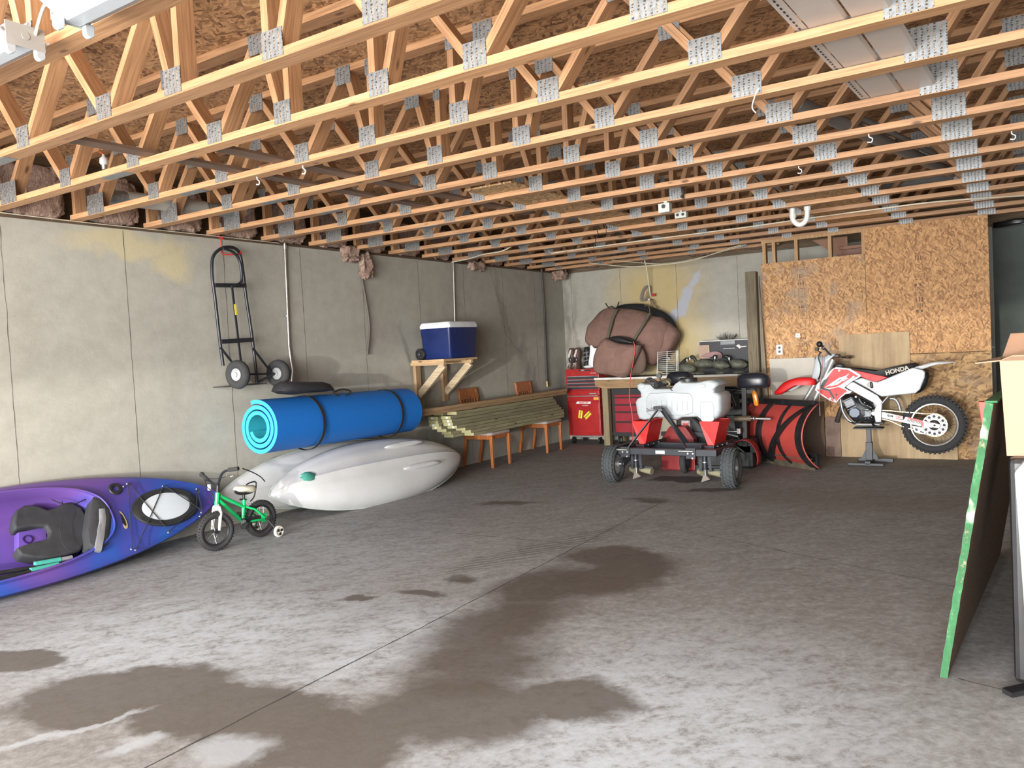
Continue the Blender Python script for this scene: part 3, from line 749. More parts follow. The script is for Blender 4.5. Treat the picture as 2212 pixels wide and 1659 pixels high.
# ------------------------------------------------------------------ child's bicycle
bike = thing('childs_bicycle', 'small green childs bicycle with white saddle and training wheels', 'bicycle', (.71, 4.2, 0))
green = plain('green_paint', (.010, .50, .14), .30, var=.06)
BX = .71
def b_(px, py, X=BX): return at(px, py, X=X)
fc, rc = Vector((.74, 3.985, .157)), Vector((.69, 4.47, .157))
for c_, ax_, nm in ((fc, (1, -.12, 0), 'front_wheel'), (rc, (1, 0, 0), 'rear_wheel')):
    e_ = bpy.data.objects.new(nm, None); COL.objects.link(e_); e_.parent = bike; e_.location = Vector((c_.x, c_.y, 0))-Vector((.71, 4.2, 0))
    wheel_parts(e_, c_, ax_, .155, .024, blackm, rubber, 1.0, spokes=20, lugs=40, disc=False, hub=.02)
MB().tube([b_(470, 1064), b_(468, 1092)], .019, 12).build('head_tube', green, bike, 60)
MB().tube([b_(473, 1080), b_(524, 1127)], .016, 12).build('down_tube', green, bike, 60)
MB().tube([b_(476, 1071), b_(525, 1094)], .014, 12).build('top_tube', green, bike, 60)
MB().tube([b_(527, 1079), b_(524, 1130)], .015, 12).build('seat_tube', green, bike, 60)
for dx in (.05, -.05):
    MB().tube([b_(529, 1094, BX), b_(542, 1099)+Vector((dx, 0, 0)), rc+Vector((dx, 0, .012))], .0095, 8).build('seat_stay', green, bike, 60)
    MB().tube([b_(526, 1128), b_(540, 1124)+Vector((dx, 0, 0)), rc+Vector((dx, 0, -.004))], .0095, 8).build('chain_stay', green, bike, 60)
MB().box(rc+Vector((.052, -.008, .012)), (.006, .055, .075)).build('dropout', green, bike, bev=.003)
for dx in (.045, -.045):
    MB().tube([b_(468, 1094)+Vector((dx*.7, 0, 0)), b_(469, 1108)+Vector((dx, 0, 0)), fc+Vector((dx, 0, .01))], [.012, .015, .010], 10).build('fork_blade', whitep, bike, 60)
MB().tube([b_(466, 1092), b_(471, 1098)], .026, 12).build('fork_crown', whitep, bike, 60)
MB().tube([b_(470, 1064), b_(471, 1043)], .014, 10).build('stem', blackm, bike, 60)
hb = curve([b_(444, 1030, .50), b_(455, 1040, .56), b_(466, 1047, .66), b_(471, 1046, .72), b_(477, 1028, .80), b_(484, 1019, .86), b_(498, 1014, .93)])
MB().tube(hb, .010, 10).build('handlebar', dsteel, bike, 60)
MB().tube([b_(494, 1015, .92), b_(515, 1012, 1.0)], .016, 12).build('grip', rubber, bike, 60)
MB().tube([b_(447, 1036, .53), b_(437, 1026, .44)], .016, 12).build('grip', rubber, bike, 60)
MB().ball(b_(436, 1025, .43), .021).build('grip_end', rubber, bike, 60)
MB().tube(curve([b_(490, 1026, .90), b_(496, 1030, .88), b_(503, 1028, .9), b_(508, 1029, .9)]), .004, 6).build('brake_lever', alu, bike, 60)
MB().tube(curve([b_(442, 1037, .55), b_(448, 1052, .6), b_(455, 1060, .66), b_(462, 1075, .7), b_(466, 1092, .7)]), .003, 6).build('brake_cable', blackm, bike, 60)
MB().tube(curve([b_(487, 1030, .86), b_(470, 1034, .74), b_(452, 1034, .6)]), .003, 6).build('brake_cable', blackm, bike, 60)
MB().box(b_(452, 1053, .62), (.035, .01, .05)).build('front_reflector', whitep, bike, bev=.003)
MB().tube([b_(526, 1080), b_(527, 1063)], .011, 10).build('seat_post', blackm, bike, 60)
MB().tube([b_(518, 1079), b_(532, 1079)], .007, 8).build('seat_clamp', blackm, bike, 60)
sd = [b_(x, y) for x, y in [(506, 1058), (509, 1052), (520, 1049), (535, 1048), (546, 1048), (550, 1055), (548, 1062), (538, 1064), (522, 1062), (512, 1062)]]
sa = MB().pillow(sd, (1, 0, 0), .062, 2.4, 6).build('saddle', plain('cream_vinyl', (.70, .66, .53), .45), bike, 60)
MB().tube(curve([b_(508, 1062), b_(516, 1066), b_(530, 1066), b_(545, 1062)]), .012, 8).build('saddle_base', blackm, sa, 60)
MB().tube(curve([b_(532, 1047), b_(542, 1042), b_(552, 1041), b_(553, 1050), b_(549, 1072), b_(541, 1083)]), .006, 8).build('saddle_handle', blackm, bike, 60)
MB().cyl(b_(526, 1128, BX-.06), b_(526, 1128, BX+.06), .022, 14).build('bottom_bracket', blackm, bike, 50)
MB().box(b_(529, 1136, BX+.10)-Vector((0, 0, 0)), (.065, .05, .022), Matrix.Rotation(.7, 3, 'X')).build('pedal', blackm, bike, bev=.004)
MB().box(b_(516, 1112, BX-.10), (.065, .05, .022), Matrix.Rotation(.7, 3, 'X')).build('pedal', blackm, bike, bev=.004)
MB().bar(b_(526, 1128, BX+.062), b_(530, 1136, BX+.07), .012, .012).build('crank', alu, bike)
MB().prism([b_(x, y, BX+.04) for x, y in [(522, 1121), (540, 1117), (560, 1113), (563, 1121), (542, 1127), (526, 1131)]], (-.012, 0, 0)).build('chain_guard', blackm, bike, bev=.003)
for dx, r_ in ((.155, .047), (-.155, .047)):
    c_ = Vector((BX+dx-.02, 4.52, r_)); tw = MB()
    tw.lathe(c_-Vector((.013, 0, 0)), (1, 0, 0), [(0, r_*.9), (.004, r_), (.022, r_), (.026, r_*.9), (.026, r_*.72), (.018, r_*.66), (.018, .012), (.028, .010)], 24)
    o_ = tw.build('training_wheel', plain('cream_plastic', (.66, .64, .56), .5), bike, 40)
    for k in range(3):
        a_ = 2*PI*k/3+.5; MB().ball(c_+Vector((.0165, r_*.42*math.cos(a_), r_*.42*math.sin(a_))), .004, .013, .013).build('wheel_opening', blackm, o_, 60)
    MB().tube([c_+Vector((-.016*(1 if dx > 0 else -1), 0, 0)), rc+Vector((dx*.48, .02, -.02)), rc+Vector((dx*.35, 0, 0))], .007, 8).build('stabiliser_arm', blackm, bike, 60)

# ------------------------------------------------------------------ hand truck hung on the wall
ht = thing('hand_truck', 'black two-wheeled hand truck hanging from a red hook on left wall', 'hand truck', (.12, 4.9, 1.25))
def w_(px, py, X=.12): return at(px, py, X=X)
rail = curve([w_(x, y) for x, y in [(482, 790), (474, 729), (464.6, 645), (458.6, 600), (458, 566), (464, 548), (480, 536), (499, 534), (513, 541), (520, 556), (526, 596), (532, 645), (543, 717), (552, 790), (555, 826)]], 8)
MB().tube(rail, .0145, 12).build('frame', dsteel, ht, 60)
lp = curve([w_(x, y, .17) for x, y in [(482, 537), (497, 541), (511, 552), (519, 570), (522, 600), (519, 611), (508, 616), (500, 620)]], 8)
MB().tube(lp, .0125, 12).build('handle_loop', dsteel, ht, 60)
MB().bar(w_(465, 616, .13), w_(532, 617, .13), .012, .038).build('crossbar', dsteel, ht, bev=.003)
MB().bar(w_(478, 738, .13), w_(545, 734, .13), .012, .040).build('crossbar', dsteel, ht, bev=.003)
ms_ = MB().bar(w_(501, 619, .13), w_(526, 829, .13), .022, .010, (1, 0, 0)).build('centre_strap', dsteel, ht, bev=.002)
MB().bar(w_(507.5, 657, .140), w_(510.5, 680, .140), .021, .003, (1, 0, 0)).build('label', yellowl, ms_)
wl, wr = Vector((.23, 4.70, 1.375)), Vector((.23, 5.16, 1.36))
MB().tube([wl, wr], .009, 10).build('axle', dsteel, ht, 60)
for c_, y_ in ((wl, -.0), (wr, .0)):
    e_ = bpy.data.objects.new('wheel', None); COL.objects.link(e_); e_.parent = ht; e_.location = c_-Vector((.12, 4.9, 1.25))
    wheel_parts(e_, c_, (.12, -1, 0), .132, .042, plain('grey_rim', (.42, .43, .45), .4, .4), rubber, 1.0, lugs=0, hub=.022)
for a, b, c_ in (((476, 750), (486, 775), wl), ((546, 752), (560, 785), wr)):
    MB().bar(w_(*a, .13), c_+Vector((-.02, .055 if c_ is wl else -.055, 0)), .022, .006, (1, 0, 0)).build('axle_bracket', dsteel, ht)
MB().bar(w_(556, 826, .13), wr+Vector((0, -.05, 0)), .022, .006, (1, 0, 0)).build('axle_bracket', dsteel, ht)
tpz = w_(470, 836).z
MB().span((.0, 4.60, tpz-.006), (.16, 5.08, tpz)).build('toe_plate', dsteel, ht)
hk = tag(MB().tube(curve([(.03, 4.755, 2.66), (.04, 4.755, 2.62), (.10, 4.745, 2.61), (.10, 4.72, 2.585), (.10, 4.72, 2.50), (.11, 4.73, 2.462), (.16, 4.86, 2.468), (.16, 4.88, 2.49)]), .006, 8).build('wall_hook', redp, None, 60), 'red vinyl-coated hook under the sill holding up the hand truck', 'hook')

# ------------------------------------------------------------------ conduits, hoses on the left wall
emt = plain('emt_conduit', (.42, .40, .36), .35, .75)
c1 = thing('conduit', 'steel conduit running down the left wall beside the hand truck', 'conduit', (.02, 5.5, 1.3), 'steel conduits down the left wall')
MB().tube([(.02, 5.53, 2.64), (.02, 5.50, 1.62), (.03, 5.50, 1.5), (.03, 5.52, 1.38), (.02, 5.50, 1.24)], .013, 10).build('tube', emt, c1, 60)
MB().cyl((.02, 5.53, 2.58), (.02, 5.53, 2.62), .018, 12).build('connector', steel, c1, 50); MB().box((.01, 5.50, 1.92), (.008, .05, .018)).build('strap', steel, c1)
tag(MB().tube([(.02, 8.30, 2.65), (.02, 8.26, 1.83)], .012, 10).build('conduit', emt, None, 60), 'steel conduit dropping down the left wall to behind the blue cooler', 'conduit', 'steel conduits down the left wall')
hs = thing('hose', 'long dark hose hanging in the far left corner', 'hose', (.03, 10.48, 1.0))
MB().tube(curve([(.03, 10.50, 2.66), (.03, 10.52, 2.0), (.03, 10.49, 1.3), (.03, 10.49, .95)]), .016, 10).build('hose_body', plain('hose_dark', (.07, .06, .05), .6), hs, 60)
MB().cyl((.03, 10.49, .88), (.03, 10.49, .96), .019, 10).build('brass_end', plain('brass', (.45, .32, .12), .35, .8), hs, 50)
tag(MB().tube(curve([(.03, 6.57, 2.42), (.03, 6.63, 2.1), (.03, 6.66, 1.8), (.03, 6.60, 1.5)]), .013, 10).build('cable', plain('cable_grey_brown', (.12, .10, .085), .6), None, 60), 'thick grey cable dangling down the wall from a tuft of insulation', 'cable')

# ------------------------------------------------------------------ cooler on its bracket shelf
SH = thing('wall_shelf', 'bracket shelf of raw two-by-fours fixed to the left wall', 'shelf', (.25, 7.9, .86))
raw = wood('raw_two_by_four', (.58, .40, .22), (.42, .25, .12), 0); rawz = wood('raw_two_by_four_upright', (.50, .33, .18), (.36, .22, .11), 2)
MB().span((.02, 7.36, 1.375), (.50, 8.03, 1.40)).build('shelf_board', raw, SH)
MB().span((.0, 7.36, 1.335), (.50, 7.40, 1.375)).build('ledger', raw, SH); MB().span((.0, 7.90, 1.335), (.50, 7.94, 1.375)).build('ledger', raw, SH)
for y in (7.45, 7.97):
    MB().span((.0, y-.045, .87), (.04, y+.045, 1.335)).build('upright', rawz, SH)
    MB().bar((.04, y, .98), (.44, y-.01, 1.333), .04, .085).build('brace', wood('brace_pale', (.62, .50, .34), (.45, .33, .2), 0), SH)
co = thing('cooler', 'blue wheeled cooler with white lid on the wall bracket shelf', 'cooler', (.27, 7.75, 1.40))
navy = plain('navy_plastic', (.008, .020, .10), .38, var=.15)
def rrect(cx, cy, hx, hy, z, r, n=5):
    out = []
    for sx, sy, a0 in ((1, 1, 0), (-1, 1, 90), (-1, -1, 180), (1, -1, 270)):
        for i in range(n+1):
            a = R(a0+90*i/n); out.append(Vector((cx+sx*(hx-r)+r*math.cos(a), cy+sy*(hy-r)+r*math.sin(a), z)))
    return out
MB().loft([rrect(.285, 7.775, .20, .255, 1.402, .03), rrect(.285, 7.775, .205, .262, 1.42, .03), rrect(.285, 7.775, .225, .285, 1.765, .03)]).build('body', navy, co, 30)
MB().loft([rrect(.285, 7.775, .228, .289, 1.766, .03), rrect(.285, 7.775, .230, .291, 1.80, .03), rrect(.285, 7.775, .215, .275, 1.832, .03), rrect(.285, 7.775, .205, .265, 1.838, .03)]).build('lid', plain('cooler_white', (.70, .71, .71), .4), co, 30)
for x_ in (.09, .47):
    if x_ < .2:
        e_ = MB().lathe((x_-.03, 7.49, 1.468), (0, -1, 0), [(-.02, .064), (-.015, .070), (.02, .070), (.026, .064), (.026, .05), (.018, .046), (.018, .02), (.028, .016)], 24).build('wheel', blackm, co, 40)
MB().lathe((.06, 7.468, 1.468), (0, -1, 0), [(0, .012), (.012, .010)], 12).build('wheel_cap', steel, co, 40)

# ------------------------------------------------------------------ chairs
cw = wood('chair_oak', (.44, .155, .045), (.28, .085, .025), 2, .4, .15, False)
cush = plain('faded_cushion', (.40, .34, .32), .9, var=.15, bump=.3, scale=60)
def chair():
    T = thing('dining_chair', 'x', 'chair', (0, 0, 0), 'wooden chairs under the lumber')
    for sx, sy in ((.205, -.195), (.205, .195)):
        MB().loft([[Vector((sx+a*k, sy+b*k, z)) for a, b in ((-.021, -.021), (.021, -.021), (.021, .021), (-.021, .021))] for z, k in ((0, .72), (.40, 1.05))]).build('leg', cw, T, bev=.003)
    for sy in (-.18, .18):
        rk = [(-.26, 0), (-.215, .22), (-.20, .42), (-.225, .66), (-.27, .98)]
        MB().loft([[Vector((x+a, sy+b, z)) for a, b in ((-.018, -.016), (.018, -.016), (.018, .016), (-.018, .016))] for x, z in rk]).build('leg', cw, T, bev=.003)
    for a, b in (((.20, -.19, .385), (.20, .19, .385)), ((-.19, -.17, .385), (-.19, .17, .385)), ((.20, -.19, .385), (-.2, -.18, .385)), ((.20, .19, .385), (-.2, .18, .385))):
        MB().bar(a, b, .02, .055).build('apron', cw, T)
    MB().loft([rrect(0, 0, .225, .222, .413, .04), rrect(0, 0, .232, .229, .430, .04), rrect(0, 0, .222, .219, .442, .04), rrect(0, 0, .17, .17, .447, .04)]).build('seat', cush, T, 40)
    MB().loft([[Vector((x+d, y, z)) for z, x in ((.86, -.245), (1.0, -.272)) for d in ((-.012, .012) if z < .9 else (.012, -.012))] for y, d_ in ((-.21, 0), (-.1, 0), (0, 0), (.1, 0), (.21, 0))]).build('top_rail', cw, T, bev=.004)
    for i in range(5): MB().bar((-.205, -.12+.06*i, .44), (-.247, -.12+.06*i, .87), .022, .010, (1, 0, 0)).build('slat', cw, T)
    return T
ch = chair(); ch.location = (.30, 8.43, 0); ch['label'] = 'wooden chair under the near end of the lumber stack'
ch2 = copy_tree(ch); ch2.location = (.30, 9.79, 0); ch2['label'] = 'wooden chair under the far end of the lumber stack, next to the red tool chest'

# ------------------------------------------------------------------ lumber
pt = wood('treated_lumber', (.34, .315, .185), (.19, .17, .095), 1, .75, .4)
pte = plain('treated_end_grain', (.40, .375, .19), .8)
tagw = plain('paper_tag', (.75, .75, .72), .7)
names = ['bottom', 'second', 'third', 'fourth', 'fifth', 'sixth', 'seventh', 'top']
for lay in range(8):
    for colm in range(2):
        y0 = (7.82, 7.80, 7.66, 7.50, 7.42, 7.40, 7.43, 7.50)[lay]+random.uniform(-.03, .03)+(.06 if colm else 0)-(.12 if lay < 3 and not colm else 0)
        y1 = (10.15, 10.2, 10.16, 10.10, 10.02, 9.98, 9.95, 9.9)[lay]+random.uniform(-.04, .04)
        x0 = .185+.148*colm+random.uniform(-.006, .006)+(.012*(7-lay)/7 if colm else 0)
        z0 = .4475+.0405*lay
        # the boards dip towards the door: the heap lies a little lower at the near end
        b = thing('lumber_board', 'greenish treated board, %s layer of the stack on the chairs, %s side' % (names[lay], 'room' if colm else 'wall'), 'lumber', (x0+.07, y0, z0), 'treated boards stacked on the two chairs')
        MB().span((x0, y0, z0), (x0+.140, y1, z0+.038)).build('plank', pt, b, bev=.002)
        MB().span((x0+.001, y0-.0015, z0+.001), (x0+.139, y0, z0+.037)).build('end_grain', pte, b)
        if lay in (3, 4, 6) or (lay == 5 and colm): MB().span((x0+.04+.03*colm, y0-.003, z0+.008), (x0+.07+.03*colm, y0-.0015, z0+.030)).build('paper_tag', tagw, b)
long_m = wood('long_brown_board', (.42, .28, .15), (.28, .17, .085), 1, .7)
for y0, y1, x0, z0, lab in ((6.80, 10.34, .345, .7725, 'long brown board on the room side of the stack, reaching behind the blue mat'), (6.95, 10.3, .25, .7725, 'long brown board second from the room side, lying on top of the treated stack')):
    b = thing('lumber_board', lab, 'lumber', (x0, y0, z0), 'long boards on top of the stack'); MB().span((x0, y0, z0), (x0+.09, y1, z0+.038)).build('plank', long_m, b, bev=.002)
b = thing('lumber_board', 'narrow brown board along the room edge, topmost on the lumber stack', 'lumber', (.36, 7.3, .812), 'long boards on top of the stack')
MB().span((.372, 6.84, .812), (.445, 10.36, .850)).build('plank', long_m, b, bev=.002)

# ------------------------------------------------------------------ pink fibreglass in the joist ends
t = NT('pink_fibreglass'); v = t.coord(sc=(1, 1, .5)); n_ = t.noise(v, 14, 7, .78, 2.2); n2 = t.noise(v, 60, 4, .75)
t.set(t.ramp(n_, [(.30, (.16, .085, .065)), (.42, (.42, .26, .20)), (.54, (.66, .46, .36)), (.68, (.82, .66, .54))]), .97); t.bump(t.math('ADD', n_, n2), 1.0, .03); pink = t.m
def batt(c, d, label, seed, name='insulation_batt', group=None, rough=.35, seg=48):
    mb = MB(); c = Vector(c); mb.ball((0, 0, 0), .5, .5, .5, seg)
    def pw(a, k): return math.copysign(abs(a*2)**k/2, a)
    out = []
    for p in mb.v:
        q_ = Vector((c.x+pw(p.x, .6)*d[0], c.y+pw(p.y, .45)*d[1], c.z+pw(p.z, .45)*d[2])); s_ = Vector((seed*3.1, 0, 0)); n_ = p.normalized()
        k = mnoise.noise(q_*5+s_)*.28+mnoise.noise(q_*19+s_)*.30+mnoise.noise(q_*44+s_)*.34
        out.append(q_+n_*(k*min(d)*rough*1.4)-Vector((0, 0, .02*abs(k))))
    mb.v = out
    return tag(mb.build(name, pink, None, 70), label, 'insulation', group)
for k in range(0, 14):
    y = YT[k]+.36
    lab = 'pink insulation above the left wall, in the bay beyond the %s truss' % ('nearest' if k == 0 else ORD[k])
    batt((-.045, y, ZB+.20), (.13, .46, .38), lab, k+3, group='insulation batts in the left rim')
batt((.055, 6.42, 2.60), (.09, .26, .16), 'pink insulation hanging over the left wall beside the dangling cable', 31, rough=.7)
batt((.06, 6.63, 2.47), (.085, .15, .26), 'lowest torn tuft of pink insulation above the dangling cable', 33, rough=.8)
batt((.06, 8.75, 2.60), (.09, .34, .10), 'small pink insulation scrap drooping over the wall above the chairs', 35, rough=.6)
batt((.09, 10.93, 2.585), (.14, .18, .12), 'pink insulation scrap poking out at the back left corner', 36, rough=.8)
for i, x in enumerate((.6, 1.45, 2.3, 3.1)):
    batt((x, YD+.085, ZB+.20), (.66, .09, .32), 'pink insulation over the back wall, %s from the corner' % ('first', 'second', 'third', 'fourth')[i], 50+i, group='insulation batts in the back rim')
# ================================================================== partition and sheets at the back
Q5 = lambda x, y: (1640+x/4.608, 720+y/4.608)
stud_m = wood('stud_wood', (.52, .32, .15), (.36, .20, .08), 2)
mb = MB()
for x in (3.47, 3.585, 3.85, 4.235, 4.60, 5.0, 5.42, 5.81): mb.span((x-.019, 10.04, .038), (x+.019, 10.128, ZB-.040))
mb.span((3.44, 10.04, ZB-.040), (5.84, 10.128, ZB-.002)); mb.span((3.44, 10.04, 0), (5.84, 10.128, .038))
struct(mb.build('wall_partition', stud_m))
osb_w = osb('osb_sheet', (.50, .28, .12), (.40, .205, .08), (.25, .12, .048), 1.2, 1.45, 0, 'XZ')
osb_g = osb('osb_sheet_weathered', (.50, .29, .13), (.40, .21, .085), (.25, .125, .052), 1.2, 1.45, .75, 'XZ')
osb_h = osb('osb_sheet_sideways', (.40, .245, .105), (.29, .16, .065), (.13, .07, .03), .8, 0.1, .35, 'XZ')
ink = plain('stamp_ink', (.16, .085, .05), .8)
def stamp(parent, x, z0, z1, y, seed, w=.10):
    random.seed(seed); z = z1
    mb = MB()
    while z > z0:
        h = random.choice((.012, .03, .05)); ww = w*random.uniform(.6, 1)
        if random.random() < .35:
            for a, b, c, d in ((0, 0, ww, .004), (0, h+.05, ww, .004)): mb.span((x-ww/2, y-.0008, z-b-d), (x+ww/2, y, z-b))
            for a in (-ww/2, ww/2-.004): mb.span((x+a, y-.0008, z-h-.054), (x+a+.004, y, z))
            z -= h+.10
        else:
            k = random.randint(2, 4)
            for i in range(k): mb.span((x-ww/2+ww*i/k, y-.0008, z-h), (x-ww/2+ww*(i+random.uniform(.25, .6))/k, y, z))
            z -= h+random.uniform(.01, .05)
    mb.build('grade_stamp', ink, parent)
def sheet(name, label, x0, x1, y, z0, z1, mat, th=.014, cat='panel', group=None):
    T = thing(name, label, cat, ((x0+x1)/2, y, z0), group); MB().span((x0, y, z0), (x1, y+th, z1)).build('board', mat, T); return T
s1 = sheet('strand_board_sheet', 'weathered strand board sheet on the left half of the back partition', 3.43, 4.612, 10.024, 0, 2.352, osb_g, group='strand board sheets on the partition')
stamp(s1, 3.90, 1.15, 2.30, 10.024, 3)
s2 = sheet('strand_board_sheet', 'tall orange strand board sheet on the upper right of the back partition', 4.618, 5.838, 10.022, 1.180, 2.636, osb_w, group='strand board sheets on the partition')
stamp(s2, 5.17, 1.36, 2.30, 10.022, 8, .11)
s3 = sheet('strand_board_sheet', 'darker strand board sheet low on the right, behind the dirt bike rear wheel', 4.618, 5.838, 10.022, 0, 1.174, osb_h, group='strand board sheets on the partition')
ply = NT('plywood'); v = ply.coord(sc=(9, 1, .8)); n_ = ply.noise(v, 1.6, 6, .65, .5); n2 = ply.noise(ply.coord(), 4, 5, .6)
ply.set(ply.mix(.4, ply.ramp(n_, [(.32, (.26, .18, .10)), (.5, (.40, .29, .165)), (.7, (.50, .375, .22))]), ply.ramp(n2, [(.35, (.30, .20, .11)), (.65, (.46, .34, .20))])), .72); plym = ply.m
sheet('plywood_sheet', 'narrow upright plywood offcut leaning between the strand board sheets behind the dirt bike', 4.303, 5.052, 9.998, 0, 1.431, plym)
sheet('plywood_sheet', 'low wide plywood offcut standing on the floor behind the bike stand', 4.296, 5.495, 9.975, 0, .47, plym)
sheet('fibre_sheet', 'stained reddish grey board scrap at the floor beside the plow blade', 4.13, 4.29, 9.98, 0, .47, plain('stained_board', (.22, .15, .12), .85, var=.4, scale=5))
wp = thing('wall_board_piece', 'plain grey-cream board leaning on the partition behind the red fender', 'panel', (3.76, 9.99, .66))
MB().span((3.50, 9.985, .665), (4.03, 9.998, 1.182)).build('board', plain('cream_board', (.50, .47, .41), .8, var=.05), wp)
MB().span((3.475, 9.98, .665), (3.499, 10.0, 1.02)).build('edge_strip', stud_m, wp)
sheet('dark_plank', 'dark brown plank on edge under the grey-cream board', 3.51, 4.12, 9.94, 0, .655, plain('dark_stained_wood', (.085, .05, .032), .7, var=.2), .03, 'plank')
# outlet and switch
T = thing('wall_outlet', 'white double outlet on the strand board wall', 'outlet', (3.616, 10.02, 1.29))
MB().span((3.578, 10.016, 1.232), (3.652, 10.0235, 1.352)).build('cover_plate', whitep, T, bev=.002)
for z in (1.268, 1.316): MB().cyl((3.615, 10.017, z), (3.615, 10.0135, z), .016, 16).build('socket', plain('dark_socket', (.05, .045, .04), .5), T, 40)
T = thing('wall_jack', 'small white jack plate on the strand board wall', 'jack plate', (3.838, 10.02, 1.45))
MB().span((3.812, 10.017, 1.428), (3.864, 10.0235, 1.478)).build('cover_plate', whitep, T, bev=.002); MB().span((3.834, 10.0155, 1.449), (3.843, 10.017, 1.458)).build('jack', blackm, T)
# leaning post and its thin neighbour
pw = wood('weathered_post', (.20, .165, .105), (.10, .08, .05), 2, .8)
T = thing('timber_post', 'weathered square timber post standing at the right end of the workbench', 'post', (3.33, 9.9, 0)); MB().span((3.275, 9.86, 0), (3.405, 9.98, 2.262)).build('post', pw, T, bev=.008)
T = thing('timber_board', 'thin grey board standing between the timber post and the strand board', 'board', (3.44, 9.95, 0)); MB().prism([(3.412, 9.93, 0), (3.505, 9.93, 0), (3.425, 9.93, 2.2), (3.412, 9.93, 2.2)], (0, .03, 0)).build('board', wood('grey_board', (.26, .22, .16), (.13, .11, .08), 2, .8), T)
# stair behind the studs
T = thing('staircase', 'brown stair stringer and treads seen above the strand board', 'stairs', (4.2, 10.6, 2.0))
brn = plain('brown_stair', (.22, .10, .05), .6)
MB().prism([(3.95, 10.45, 2.62), (4.36, 10.45, 2.62), (4.36, 10.45, 2.30)], (0, .03, 0)).build('stringer', brn, T)
MB().span((4.32, 10.5, 0), (4.40, 10.58, 2.46)).build('stair_post', brn, T); MB().span((4.27, 10.40, 2.46), (4.56, 10.9, 2.50)).build('tread', brn, T, bev=.004); MB().span((4.29, 10.44, 2.30), (4.54, 10.47, 2.46)).build('riser', plain('brown_riser', (.17, .075, .045), .6), T)
# vapour sheet at the top right
T = tag(MB().loft([[Vector((x, 10.9+.05*math.sin(x*9), z+.008*math.sin(x*17+z*9))) for x in [5.86+.1*i for i in range(16)]] for z in (2.575, 2.60, 2.62, 2.64)], close=False).build('plastic_sheet', plain('black_plastic_film', (.012, .013, .014), .25), None, 60, solid=.003), 'black plastic film hanging from the joists at the far right', 'plastic sheet')

# ================================================================== workbench and what is on it
BENCH = thing('workbench', 'long timber workbench with a white edge along the back wall', 'workbench', (1.9, 10.8, 0))
bw = wood('bench_timber', (.40, .25, .12), (.25, .15, .07), 0, .7)
MB().span((.85, 10.48, .952), (3.2, 11.15, .985)).build('bench_top', plain('bench_top_worn', (.34, .31, .27), .8, var=.25), BENCH)
MB().span((.84, 10.462, .962), (2.95, 10.478, .990)).build('edge_strip', plain('white_edge_trim', (.62, .60, .56), .6, var=.15), BENCH)
MB().prism([(.85, 10.462, .961), (3.2, 10.462, .961), (3.2, 10.462, .835), (.97, 10.462, .835), (.85, 10.462, .885)], (0, .038, 0)).build('apron', bw, BENCH)
bl = wood('bench_leg', (.26, .215, .125), (.17, .135, .08), 2, .8)
for x in (.985, 3.05): MB().span((x-.045, 10.50, 0), (x+.045, 10.59, .951)).build('leg', bl, BENCH)
MB().span((.94, 11.05, 0), (1.03, 11.14, .951)).build('leg', bl, BENCH)
# big duffel
brown = NT('brown_canvas'); v = brown.coord(); n_ = brown.noise(v, 5, 5, .6, .8); n2 = brown.noise(v, 160, 2, .5)
brown.set(brown.ramp(n_, [(.3, (.185, .105, .082)), (.7, (.26, .15, .118))]), .85); brown.bump(brown.math('ADD', n_, brown.math('MULTIPLY', n2, .15)), .8, .05); canvas = brown.m
olive = plain('olive_webbing', (.10, .085, .058), .85)
def PX(pts, Y): return [at(x, y, Y=Y) for x, y in pts]
def soft(pts, n=4): 
    P = [Vector(p) for p in pts]; m = len(P); out = []
    for i in range(m):
        a, b, c, d = P[i-1], P[i], P[(i+1) % m], P[(i+2) % m]
        for k in range(n):
            t = k/n; out.append(.5*((2*b)+(c-a)*t+(2*a-5*b+4*c-d)*t*t+(3*b-a-3*c+d)*t**3))
    return out
def wrinkle(mb, amp, fr, seed=0):
    mb.v = [p+Vector((0, mnoise.noise(p*fr+Vector((seed, 0, 0)))*amp, mnoise.noise(p*fr+Vector((0, seed, 3)))*amp*.4)) for p in mb.v]; return mb
DUF = thing('duffel_bag', 'huge brown canvas duffel bag with olive straps heaped on the workbench', 'bag', (1.5, 10.85, .99))
o_ = soft(PX([(1268, 738), (1272, 708), (1282, 693), (1307, 668), (1345, 666), (1392, 672), (1415, 683), (1432, 686), (1447, 706), (1446, 724), (1440, 748), (1428, 772), (1412, 790), (1400, 776), (1385, 762), (1330, 756), (1300, 750), (1282, 750)], 10.80), 4)
wrinkle(MB().pillow(o_, (0, 1, 0), .20, 3.2, 7), .03, 5, 2).build('bag_body', canvas, DUF, 75)
o_ = soft(PX([(1440, 700), (1452, 702), (1466, 718), (1464, 735), (1452, 756), (1436, 772), (1420, 780), (1430, 760)], 10.85), 4)
wrinkle(MB().pillow(o_, (0, 1, 0), .16, 3, 6), .02, 6, 5).build('end_pocket', canvas, DUF, 75)
o_ = soft(PX([(1330, 664), (1350, 657), (1385, 656), (1400, 662), (1430, 672), (1452, 690), (1463, 712), (1450, 706), (1425, 684), (1392, 672), (1360, 668)], 10.95), 3)
MB().pillow(o_, (0, 1, 0), .10, 2.5, 5).build('dark_lining', plain('black_lining', (.012, .012, .013), .9), DUF, 60)
for pts in ([(1330, 668), (1322, 690), (1316, 712), (1311, 732)], [(1401, 676), (1392, 696), (1380, 716), (1368, 735)]):
    P = PX(pts, 10.545); mb = MB(); mb.loft([[p+Vector((-.024, dy, 0)), p+Vector((.024, dy, 0)), p+Vector((.024, dy+.03, 0)), p+Vector((-.024, dy+.03, 0))] for p, dy in zip(P, (.03, 0, 0, .0))]); mb.build('strap', olive, DUF)
